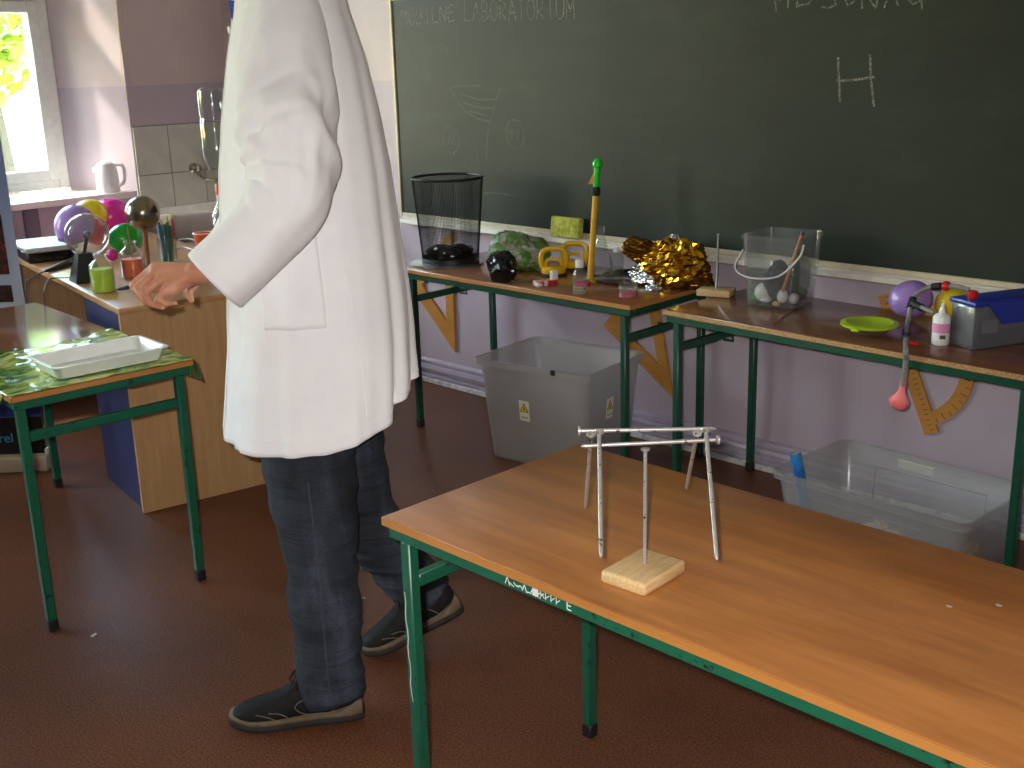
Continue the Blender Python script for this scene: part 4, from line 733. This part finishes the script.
mat('denim_seam', (58, 65, 78), .85); mat('shoe_leather', (24, 23, 22), .7, spec=.25, var=.2, scale=40, bump=.25); mat('shoe_tan', (112, 95, 74), .7, var=.12, scale=30); mat('shoe_rubber', (38, 36, 34), .8, var=.2); mat('lace_black', (16, 16, 16), .8); mat('stitch', (120, 112, 98), .8)
mat('hair_brown', (52, 38, 28), .6, var=.2, scale=60, bump=.5); mat('shirt_blue', (44, 74, 150), .8); mat('eye_white', (230, 228, 222), .3); mat('eye_dark', (50, 36, 26), .2); mat('button_white', (206, 206, 206), .3)
def remesh(g, vox, name, m, parent, smooth_it=3, fn=None):
    me = bpy.data.meshes.new('tmp'); me.from_pydata(g.v, [], g.f); bm = bmesh.new(); bm.from_mesh(me); bmesh.ops.recalc_face_normals(bm, faces=bm.faces); bm.to_mesh(me); bm.free()
    o = bpy.data.objects.new('tmp', me); COL.objects.link(o); md = o.modifiers.new('r', 'REMESH'); md.mode = 'VOXEL'; md.voxel_size = vox
    sm = o.modifiers.new('s', 'SMOOTH'); sm.factor = .5; sm.iterations = smooth_it
    dg = bpy.context.evaluated_depsgraph_get(); dg.update(); out = bpy.data.meshes.new_from_object(o.evaluated_get(dg)); bpy.data.objects.remove(o)
    out.name = name; out.materials.clear(); out.materials.append(MATS[m])
    if fn:
        nr = [v.normal.copy() for v in out.vertices]
        for v, n in zip(out.vertices, nr): v.co = v.co + n * fn(v.co, n)
    out.polygons.foreach_set('use_smooth', [True] * len(out.polygons)); ob = bpy.data.objects.new(name, out); COL.objects.link(ob)
    ob.parent = parent; ob.matrix_parent_inverse = wm(parent).inverted(); return ob
# ---- body: one continuous surface (head, trunk, arms, hands with five fingers, legs, feet)
b = G()
def chain(pts, seg=14):
    for p, q in zip(pts[:-1], pts[1:]): b.capsule(p[:3], q[:3], p[3], q[3], seg)
HC = Vector((-2.832, 1.821, 1.977)); hdn = (FD * .9 - UZ * .35).normalized(); hup = (UZ * .9 + FD * .35).normalized()
hrot = Matrix((LD, hdn, hup)).transposed().to_4x4()            # local x = his left, y = face, z = crown
def hp(x, y, z): return HC + hrot.to_3x3() @ Vector((x, y, z))
b.ell(HC + hup * .02, (.076, .096, .108), 24, 18, hrot); b.ell(hp(0, .03, -.06), (.058, .068, .062), 20, 14, hrot); b.ell(hp(0, .06, -.1), (.034, .034, .026), 16, 10, hrot)
b.capsule(hp(0, .092, .015), hp(0, .115, -.028), .009, .014, 10); b.ell(hp(.012, .103, -.03), (.009, .009, .008), 10, 8, hrot); b.ell(hp(-.012, .103, -.03), (.009, .009, .008), 10, 8, hrot)
b.ell(hp(0, .093, -.062), (.024, .01, .006), 12, 8, hrot); b.ell(hp(0, .09, -.072), (.021, .01, .006), 12, 8, hrot)
for s in (-1, 1): b.ell(hp(s * .078, -.008, -.005), (.009, .02, .033), 12, 10, hrot); b.ell(hp(s * .032, .084, .032), (.022, .008, .008), 10, 8, hrot)
chain(DRL := [(-2.804, 1.823, 1.878) + (.052,), (-2.764, 1.846, 1.8) + (.06,)])
chain([(-2.73, 1.875, 1.786) + (.1,), (-2.65, 1.84, 1.501) + (.125,), (-2.573, 1.78, 1.166) + (.12,), (-2.513, 1.736, 0.908) + (.13,)])
chain([(-2.732, 1.878, 1.796) + (.09,), (-2.596, 1.79, 1.789) + (.06,)]); chain([(-2.732, 1.878, 1.796) + (.09,), (-2.886, 1.976, 1.803) + (.06,)])
chain([(-2.586, 1.783, 1.784) + (.056,), (-2.468, 1.703, 1.585) + (.05,), (-2.363, 1.629, 1.397) + (.043,), (-2.387, 1.525, 1.277) + (.041,), (-2.46, 1.403, 1.179) + (.03,), (-2.475, 1.387, 1.175) + (.029,)])
WR = (-2.473, 1.389, 1.177)
for m_, r_ in (((-2.58, 1.336, 1.185), .0135), ((-2.564, 1.328, 1.174), .0145), ((-2.537, 1.322, 1.158), .0135), ((-2.505, 1.322, 1.145), .012)): b.capsule(WR, m_, .023, r_, 12)
b.capsule((-2.489, 1.367, 1.159), (-2.498, 1.332, 1.135), .018, .015, 12); b.capsule((-2.513, 1.382, 1.166), (-2.554, 1.35, 1.154), .02, .016, 12)
FINGERS = [[(-2.58, 1.336, 1.185) + (.0115,), (-2.618, 1.295, 1.143) + (.0102,), (-2.59, 1.298, 1.116) + (.009,), (-2.565, 1.305, 1.109) + (.0078,)],
           [(-2.564, 1.328, 1.174) + (.0118,), (-2.588, 1.29, 1.14) + (.0104,), (-2.56, 1.29, 1.114) + (.0092,), (-2.537, 1.299, 1.103) + (.008,)],
           [(-2.537, 1.322, 1.158) + (.0112,), (-2.547, 1.285, 1.134) + (.01,), (-2.522, 1.29, 1.109) + (.009,), (-2.498, 1.304, 1.102) + (.0078,)],
           [(-2.505, 1.322, 1.145) + (.0098,), (-2.502, 1.296, 1.123) + (.0088,), (-2.491, 1.31, 1.11) + (.008,), (-2.487, 1.328, 1.11) + (.0068,)],
           [(-2.516, 1.387, 1.15) + (.016,), (-2.58, 1.362, 1.137) + (.0135,), (-2.607, 1.33, 1.129) + (.0115,), (-2.621, 1.303, 1.127) + (.0095,)]]
for fg in FINGERS: chain(fg, 12)
chain([(-2.893, 1.981, 1.798) + (.056,), (-2.896, 1.965, 1.546) + (.05,), (-2.849, 1.908, 1.33) + (.043,), (-2.815, 1.759, 1.208) + (.04,), (-2.765, 1.639, 1.151) + (.03,)])
W2 = (-2.765, 1.639, 1.151)
for k_, (u0, m_) in enumerate(((0, (-2.764, 1.545, 1.137)), (1, (-2.743, 1.533, 1.128)), (2, (-2.727, 1.531, 1.119)), (3, (-2.709, 1.532, 1.113)))):
    m_ = Vector(m_); b.capsule(W2, m_, .022, .013, 12); e_ = m_ + FD * .035 - UZ * (.022 + .004 * k_); f_ = e_ - UZ * .024 - FD * .004; chain([tuple(m_) + (.011,), tuple(e_) + (.0098,), tuple(f_) + (.0085,)], 12)
tb = Vector((-2.756, 1.579, 1.128)); chain([tuple(tb) + (.015,), tuple(tb + FD * .04 - UZ * .02) + (.012,), tuple(tb + FD * .066 - UZ * .032) + (.01,)], 12)
chain([(-2.513, 1.736, 0.908) + (.13,), (-2.453, 1.668, 0.74) + (.085,), (-2.325, 1.574, 0.409) + (.058,), (-2.269, 1.54, 0.241) + (.055,), (-2.231, 1.518, 0.092) + (.03,), (-2.26, 1.515, .05, .022), (-2.33, 1.42, .042, .018)])
chain([(-2.548, 1.77, 0.896) + (.12,), (-2.515, 1.795, 0.696) + (.085,), (-2.468, 1.84, 0.397) + (.06,), (-2.418, 1.905, 0.251) + (.052,), (-2.375, 1.964, 0.145) + (.032,), (-2.375, 1.93, .085, .02), (-2.41, 1.86, .05, .016)])
body = remesh(b, .0045, 'body', 'skin', person, 2)
for s in (-1, 1):
    e = G().ell(hp(s * .032, .079, .018), (.0125, .0125, .0125), 14, 10).build('eye', 'eye_white', person, world=True); G().ell(hp(s * .032, .0885, .016), (.006, .006, .006), 10, 8).build('iris', 'eye_dark', e, world=True)
def hairfn(p):
    return 1 + .03 * noise.noise(p * 9)
hg = G().ell(hp(0, -.012, .035), (.085, .103, .108), 36, 24, hrot, hairfn)
hg.v = [v if (hrot.inverted().to_3x3() @ (v - HC)).z > -.075 and not ((hrot.inverted().to_3x3() @ (v - HC)).y > .045 and (hrot.inverted().to_3x3() @ (v - HC)).z < .075) else HC + (v - HC) * .8 for v in hg.v]
hg.build('hair', 'hair_brown', person, 60, world=True)
# fingernails of the near hand
for fg in FINGERS[:4]:
    t_, d_ = Vector(fg[3][:3]), (Vector(fg[3][:3]) - Vector(fg[2][:3])).normalized(); n_ = (LD - d_ * LD.dot(d_)).normalized()
    G().ell(t_ + n_ * (fg[3][3] * .75) + d_ * .002, (.0045, .0055, .0022), 10, 6, Matrix((d_.cross(n_), d_, n_)).transposed().to_4x4()).build('fingernail', mat('nail', (204, 152, 130), .4), body, world=False).matrix_parent_inverse = wm(body).inverted()
# ---- lab coat
CR = [((-2.841, 1.814, 1.913), (-2.722, 1.937, 1.918), .085), ((-2.837, 1.808, 1.887), (-2.676, 1.973, 1.891), .15), ((-2.834, 1.796, 1.851), (-2.633, 1.997, 1.843), .2), ((-2.822, 1.778, 1.776), (-2.604, 1.995, 1.768), .215), ((-2.81, 1.742, 1.661), (-2.553, 2, 1.651), .212), ((-2.794, 1.706, 1.533), (-2.507, 1.994, 1.521), .205),
      ((-2.772, 1.666, 1.379), (-2.456, 1.982, 1.366), .2), ((-2.742, 1.633, 1.224), (-2.41, 1.964, 1.211), .205), ((-2.7, 1.612, 1.069), (-2.367, 1.945, 1.056), .212), ((-2.675, 1.585, 0.94), (-2.334, 1.926, 0.926), .222), ((-2.658, 1.556, 0.827), (-2.307, 1.906, 0.813), .242), ((-2.642, 1.528, 0.719), (-2.284, 1.885, 0.705), .252)]
NR = len(CR)
def coat_ring(t):
    x = min(max(t, 0), 1) * (NR - 1); i = min(int(x), NR - 2); f = x - i; f = f
    L0, R0, b0 = CR[i]; L1, R1, b1 = CR[i + 1]
    l = Vector(L0).lerp(Vector(L1), f); r = Vector(R0).lerp(Vector(R1), f); c = (l + r) / 2; a = (r - l).length / 2
    return c, a, b0 + (b1 - b0) * f
def pleat(th, c, w): d = (th - c + math.pi) % (2 * math.pi) - math.pi; return math.exp(-(d / w) ** 2)
def coat_pt(th, t, off=0.0):
    c, a, bb = coat_ring(t); ct, st = math.cos(th), math.sin(th); n_ = 2.3
    q = (abs(ct) ** n_ + abs(st) ** n_) ** (-1 / n_)
    lo = max(0, (t - .25) / .75); A = .008 + .034 * lo ** 1.3
    fold = A * (.5 * math.sin(6 * th + 1.3 + 1.1 * t) + .35 * math.sin(11 * th - 2 + 2 * t) + .22 * math.sin(19 * th + t * 3))
    tz = t
    bk = 0.0
    for cc, w, dp in ((2.42, .085, .075), (2.86, .075, .085), (1.95, .06, .03), (.62, .05, .035), (3.35, .07, .05), (1.15, .05, .018)):
        bk += dp * pleat(th + (t - 1) * .35 * (cc - 1.9), cc, w + .05 * (1 - lo)) * (.25 + .75 * lo) * (t > .05)
    nz = .012 * noise.noise(Vector((ct * 2.2, st * 2.2, t * 5.5))) + .006 * noise.noise(Vector((ct * 5, st * 5, t * 11)))
    q2 = q * (1 + fold * 1.2 - bk + nz * (.4 + lo)) 
    z = c.z
    if t > .5:
        s_ = (t - .5) / .5; back = max(0, -ct); z += s_ * s_ * (.085 * back ** 1.2 + .012 * max(0, math.sin(2.42 - th) * -1 if 0 else 0))
        z += s_ ** 6 * (.03 if th % (2 * math.pi) > 2.42 and th % (2 * math.pi) < 2.86 else (.045 if 2.86 <= th % (2 * math.pi) < 4.2 else 0))
    p = c + FD * (a * q2 * ct) + LD * (bb * q2 * st); p.z = z
    if off: p = p + (FD * ct * bb + LD * st * a).normalized() * off
    return p
NTH, NTT = 150, 96
g = G().loft([[coat_pt(2 * math.pi * i / NTH, j / NTT) for i in range(NTH)] for j in range(NTT + 1)], False, False)
coat = g.build('lab_coat', 'coat_cotton', person, 75, world=True, solid=.004, soff=0)
def on_coat(name, th0, th1, t0, t1, off, m, par, nx=16, ny=16, solid=.002): 
    o = G().grid(nx, ny, lambda a, c: coat_pt(th0 + (th1 - th0) * a, t0 + (t1 - t0) * c, off)).build(name, m, par, 75, world=False, solid=solid, soff=0); o.matrix_parent_inverse = wm(par).inverted(); return o
def seam(name, pts, r_, m, par, off=.003):
    o = G().tube([coat_pt(a, c, off) for a, c in pts], r_, 5).build(name, m, par); o.matrix_parent_inverse = wm(par).inverted(); return o
pk = on_coat('pocket', .98, 1.62, .60, .765, .004, 'coat_cotton', coat)
seam('side_seam', [(1.75 + .25 * i / 30, .42 + .53 * i / 30) for i in range(31)], .0013, 'coat_cotton', coat, .002)
seam('pocket_slit', [(1.63, .56 + .03 * i / 5) for i in range(6)], .0016, 'lace_black', coat, .002)
seam('hem_seam', [(2 * math.pi * i / 150, .968) for i in range(151)], .0012, 'coat_cotton', coat, .0022)
on_coat('button_placket', -.12, .2, .1, .985, .004, 'coat_cotton', coat, 6, 60)
for tt in (.17, .3, .44, .58, .72):
    p = coat_pt(.12, tt, .008); G().lathe([(.001, -.002), (.0085, -.002), (.009, 0), (.0085, .002), (.001, .002)], 14, p, (FD * .98 + LD * .2).to_track_quat('Z', 'Y').to_matrix().to_4x4()).build('button', 'button_white', coat).matrix_parent_inverse = wm(coat).inverted()
# collar: a folded band round the neck with the blue shirt collar inside
def collar_pt(a, c, r0, r1, z0, z1, lift=.03):
    th = -math.pi + .35 + a * (2 * math.pi - .7) + math.pi; ct, st = math.cos(th), math.sin(th); cc = Vector((-2.79, 1.852, 1.88))
    r_ = r0 + (r1 - r0) * c; return cc + FD * (r_ * 1.0 * ct) + LD * (r_ * 1.05 * st) + UZ * (z0 + (z1 - z0) * c - lift * max(0, ct))
G().grid(40, 6, lambda a, c: collar_pt(a, c, .078, .118, .062, .005, .06)).build('collar', 'coat_cotton', coat, 75, solid=.004).matrix_parent_inverse = wm(coat).inverted()
G().grid(40, 5, lambda a, c: collar_pt(a, c, .072, .088, .072, .0, .06)).build('shirt_collar', 'shirt_blue', person, 75, solid=.003, world=True)
G().prism([(0, .03), (.035, .03), (.022, -.035), (.004, -.02)], -.012, .012, 'xz', Matrix.Translation((-2.778, 1.735, 1.78)) @ Matrix((-FD, LD, UZ)).transposed().to_4x4()).build('shirt_collar_point', 'shirt_blue', person, 0, world=True)
# sleeves
def sleeve(path, seed, name='sleeve'):
    P = bez([p[:3] for p in path], 16); RR = []
    rr_ = [p[3] for p in path]
    for i in range(len(path) - 1):
        for k_ in range(16): f = k_ / 16; f = f * f * (3 - 2 * f); RR.append(rr_[i] + (rr_[i + 1] - rr_[i]) * f)
    RR.append(rr_[-1]); n = len(P); rings = []; NS = 72; u = LD.copy()
    for i in range(n):
        T = (P[min(i + 1, n - 1)] - P[max(i - 1, 0)]).normalized(); u = (LD - T * LD.dot(T)).normalized(); w = T.cross(u); row = []; t = i / (n - 1)
        el = math.exp(-((t - .58) / .16) ** 2)
        for k_ in range(NS):
            a = 2 * math.pi * k_ / NS; d = u * math.cos(a) + w * math.sin(a)
            q = Vector((math.cos(a) * 1.6, math.sin(a) * 1.6, t * 7 + seed))
            dis = .03 * noise.noise(q * .8) + .05 * (.3 - abs(noise.noise(q * 1.15 + Vector((0, 0, 9))))) * (.35 + el) + .02 * math.sin(t * 34 + 2.2 * math.sin(a + seed)) * el * (.5 - .5 * math.cos(a - 2.2))
            aw = (a + math.pi) % (2 * math.pi) - math.pi; s = 1.57 - aw; win = math.exp(-(s / 1.5) ** 2) if s > -1.2 else 0
            cr = sum(-am * math.exp(-((t - (.61 + k0 + sl * s)) / .014) ** 2) for k0, sl, am in ((-.07, -.05, .1), (-.02, -.02, .13), (.03, .03, .12), (.1, .07, .09), (-.2, -.1, .07), (.2, .06, .06))) * win
            cr += -.07 * math.exp(-((aw - .55 - .3 * (t - .8)) / .16) ** 2) * max(0, min(1, (t - .6) / .12)) * (1 - t) / .4 - .05 * math.exp(-((aw + .35 + .5 * (t - .8)) / .13) ** 2) * max(0, min(1, (t - .55) / .12)) * (1 - t) / .45
            row.append(P[i] + d * RR[i] * (1 + dis * 3.0 + cr))
        rings.append(row)
    o = G().loft(rings, True, False).build(name, 'coat_cotton', coat, 75, solid=.004, soff=0); o.matrix_parent_inverse = wm(coat).inverted()
    c = G().tube([p + (P[-4] - P[-1]).normalized() * .024 + (p - P[-1]).normalized() * .002 for p in rings[-1]], .0012, 5, closed=True).build('cuff_seam', 'coat_cotton', o); c.matrix_parent_inverse = wm(o).inverted()
    return o
sleeve([(-2.7, 1.866, 1.87) + (.045,), (-2.636, 1.815, 1.821) + (.085,), (-2.575, 1.762, 1.74) + (.104,), (-2.522, 1.716, 1.643) + (.112,), (-2.45, 1.663, 1.516) + (.122,), (-2.39, 1.624, 1.417) + (.114,), (-2.361, 1.585, 1.337) + (.098,), (-2.379, 1.518, 1.255) + (.084,), (-2.436, 1.411, 1.156) + (.083,)], 1.0)
sleeve([(-2.788, 1.927, 1.876) + (.045,), (-2.841, 1.952, 1.833) + (.085,), (-2.876, 1.964, 1.749) + (.1,), (-2.891, 1.964, 1.64) + (.108,), (-2.903, 1.964, 1.489) + (.115,), (-2.854, 1.927, 1.351) + (.11,), (-2.821, 1.835, 1.263) + (.095,), (-2.796, 1.746, 1.2) + (.085,), (-2.78, 1.687, 1.159) + (.08,)], 5.0)
# ---- jeans
g = G()
def jchain(pts):
    P = bez([p[:3] for p in pts], 6); RR = []
    for i in range(len(pts) - 1):
        for k_ in range(6): RR.append(pts[i][3] + (pts[i + 1][3] - pts[i][3]) * k_ / 6)
    RR.append(pts[-1][3]); g.tube(P, RR, 28)
FRONT = [(-2.549, 1.734, 0.958) + (.13,), (-2.482, 1.674, 0.789) + (.125,), (-2.427, 1.632, 0.658) + (.122,), (-2.377, 1.604, 0.539) + (.112,), (-2.325, 1.574, 0.409) + (.096,), (-2.277, 1.542, 0.266) + (.091,), (-2.244, 1.522, 0.137) + (.082,), (-2.219, 1.516, 0.06) + (.069,)]
REAR = [(-2.539, 1.759, 0.955) + (.14,), (-2.524, 1.781, 0.756) + (.13,), (-2.505, 1.802, 0.579) + (.11,), (-2.484, 1.832, 0.419) + (.096,), (-2.449, 1.879, 0.303) + (.085,), (-2.411, 1.926, 0.214) + (.08,), (-2.381, 1.973, 0.146) + (.076,)]
jchain(FRONT); jchain(REAR)
def denimfold(p, n):
    low = max(0, min(1, (.75 - p.z) / .7)); q = Vector((p.x * 5, p.y * 5, p.z * 15)); return .016 * (.3 - abs(noise.noise(q))) * 1.2 + .008 * noise.noise(q * .45) + .009 * (.3 - abs(noise.noise(Vector((p.x * 6, p.y * 6, p.z * 30))))) * max(0, 1 - abs(p.z - .12) / .12)
jeans = remesh(g, .008, 'jeans', 'denim', person, 2, denimfold)
from mathutils.bvhtree import BVHTree
bv = BVHTree.FromPolygons([v.co.copy() for v in jeans.data.vertices], [tuple(p.vertices) for p in jeans.data.polygons])
sp = []
for p in bez([q[:3] for q in FRONT], 10)[22:]:
    h_ = bv.ray_cast(p + LD * .4 + FD * .006, -LD)
    if h_[0] is not None: sp.append(h_[0] + LD * .0008)
o = G().tube(sp, .0022, 6).build('side_seam', 'denim_seam', jeans); o.matrix_parent_inverse = wm(jeans).inverted()
# ---- shoes
def shoe(label, heel, fwd, pitch, L_=.32):
    f_ = Vector((fwd[0], fwd[1], 0)).normalized(); s_ = UZ.cross(f_); rot = Matrix((f_, s_, UZ)).transposed().to_4x4() @ Matrix.Rotation(R(pitch), 4, 'Y'); M = Matrix.Translation(heel) @ rot
    ST = [(-.012, .012, .07), (0, .028, .09), (.06, .037, .105), (.18, .04, .112), (.3, .039, .128), (.4, .04, .126), (.5, .043, .108), (.62, .047, .088), (.74, .05, .074), (.85, .047, .066), (.93, .038, .057), (.985, .022, .045), (1.0, .01, .035)]
    def sole_z(s): return .012 * max(0, (s - .75) / .25) ** 2
    up = []
    for s, w, h in ST:
        z0 = .022 + sole_z(s); row = []
        for k_ in range(18):
            a = math.pi * k_ / 17; x = math.cos(a); y = math.sin(a); row.append(M @ Vector((s * L_, w * math.copysign(abs(x) ** .8, x), z0 + (h - z0) * (y ** .75 if y > 0 else 0))))
        up.append(row)
    u_ = G().loft(up).build('shoe', 'shoe_leather', person, 70, world=True, sub=1); u_['label'] = label
    def ring(ext, z, rise=0): 
        left = [(s * L_ + (ext if s >= .985 else (-ext if s <= 0 else 0)), w + ext, s) for s, w, h in ST]; pts = left + [(x, -y, s) for x, y, s in reversed(left)]
        return [M @ Vector((x, y, z + sole_z(s) + rise * max(0, (.16 - s) / .16) ** 1.2 * .018)) for x, y, s in pts]
    for nm, m, rings in (('midsole', 'shoe_tan', [ring(.003, .019), ring(.005, .021), ring(.005, .028, 1.4), ring(.001, .031, 1.8)]), ('outsole', 'shoe_rubber', [ring(0, .0), ring(.006, .004), ring(.008, .014), ring(.005, .0195)])):
        o = G().loft(rings).build(nm, m, u_, 50); o.matrix_parent_inverse = wm(u_).inverted()
    for i in range(5):
        s = .36 + i * .062; h = .134 - i * .0135; o = G().tube([M @ Vector((s * L_, y, h - .010 * (y / .026) ** 2 + .003)) for y in (-.026, -.013, 0, .013, .026)], .0045, 6).build('lace', 'lace_black', u_); o.matrix_parent_inverse = wm(u_).inverted()
    for sg in (-1, 1):
        o = G().tube(bez([M @ Vector((.5 * L_, sg * .004, .112)), M @ Vector((.46 * L_, sg * .022, .134)), M @ Vector((.5 * L_, sg * .042, .118)), M @ Vector((.54 * L_, sg * .03, .103)), M @ Vector((.51 * L_, sg * .004, .11))], 5), .003, 6).build('lace_bow', 'lace_black', u_); o.matrix_parent_inverse = wm(u_).inverted()
        for arc in ([(.2, .035), (.3, .07), (.42, .078), (.5, .06), (.42, .038), (.25, .034), (.2, .035)], [(.56, .036), (.62, .048), (.7, .052)], [(.66, .034), (.73, .045), (.8, .05)], [(.36, .04), (.31, .072)]):
            pts = []
            for s, z in arc:
                i = max(j for j in range(len(ST)) if ST[j][0] <= s); f = (s - ST[i][0]) / (ST[i + 1][0] - ST[i][0]); w = ST[i][1] + (ST[i + 1][1] - ST[i][1]) * f; h = ST[i][2] + (ST[i + 1][2] - ST[i][2]) * f
                yv = min(1, ((z - .022) / (h - .022))) ** (1 / .75); pts.append(M @ Vector((s * L_, sg * (w * (max(0, 1 - yv * yv) ** .4) + .0008), z)))
            o = G().tube(bez(pts, 4), .0011, 5).build('stitching', 'stitch', u_); o.matrix_parent_inverse = wm(u_).inverted()
shoe('dark trainer planted flat on the floor', (-2.215, 1.585, 0), (-.605, -.796), 0, .33)
shoe('dark trainer with its heel lifted', (-2.315, 2.035, .098), (-.45, -.89), 19, .3)
t = thing('pen', 'slim black pen held in the hand over the desk', 'pen', (-2.598, 1.3, 1.142))
G().tube([(-2.569, 1.321, 1.155), (-2.612, 1.308, 1.142), (-2.646, 1.293, 1.134)], [.003, .004, .004], 8).build('barrel', 'black_plastic', t, world=True); G().tube([(-2.646, 1.293, 1.134), (-2.667, 1.285, 1.129), (-2.68, 1.278, 1.126)], [.0055, .004, .001], 8).build('tip', 'black_gloss', t, world=True)
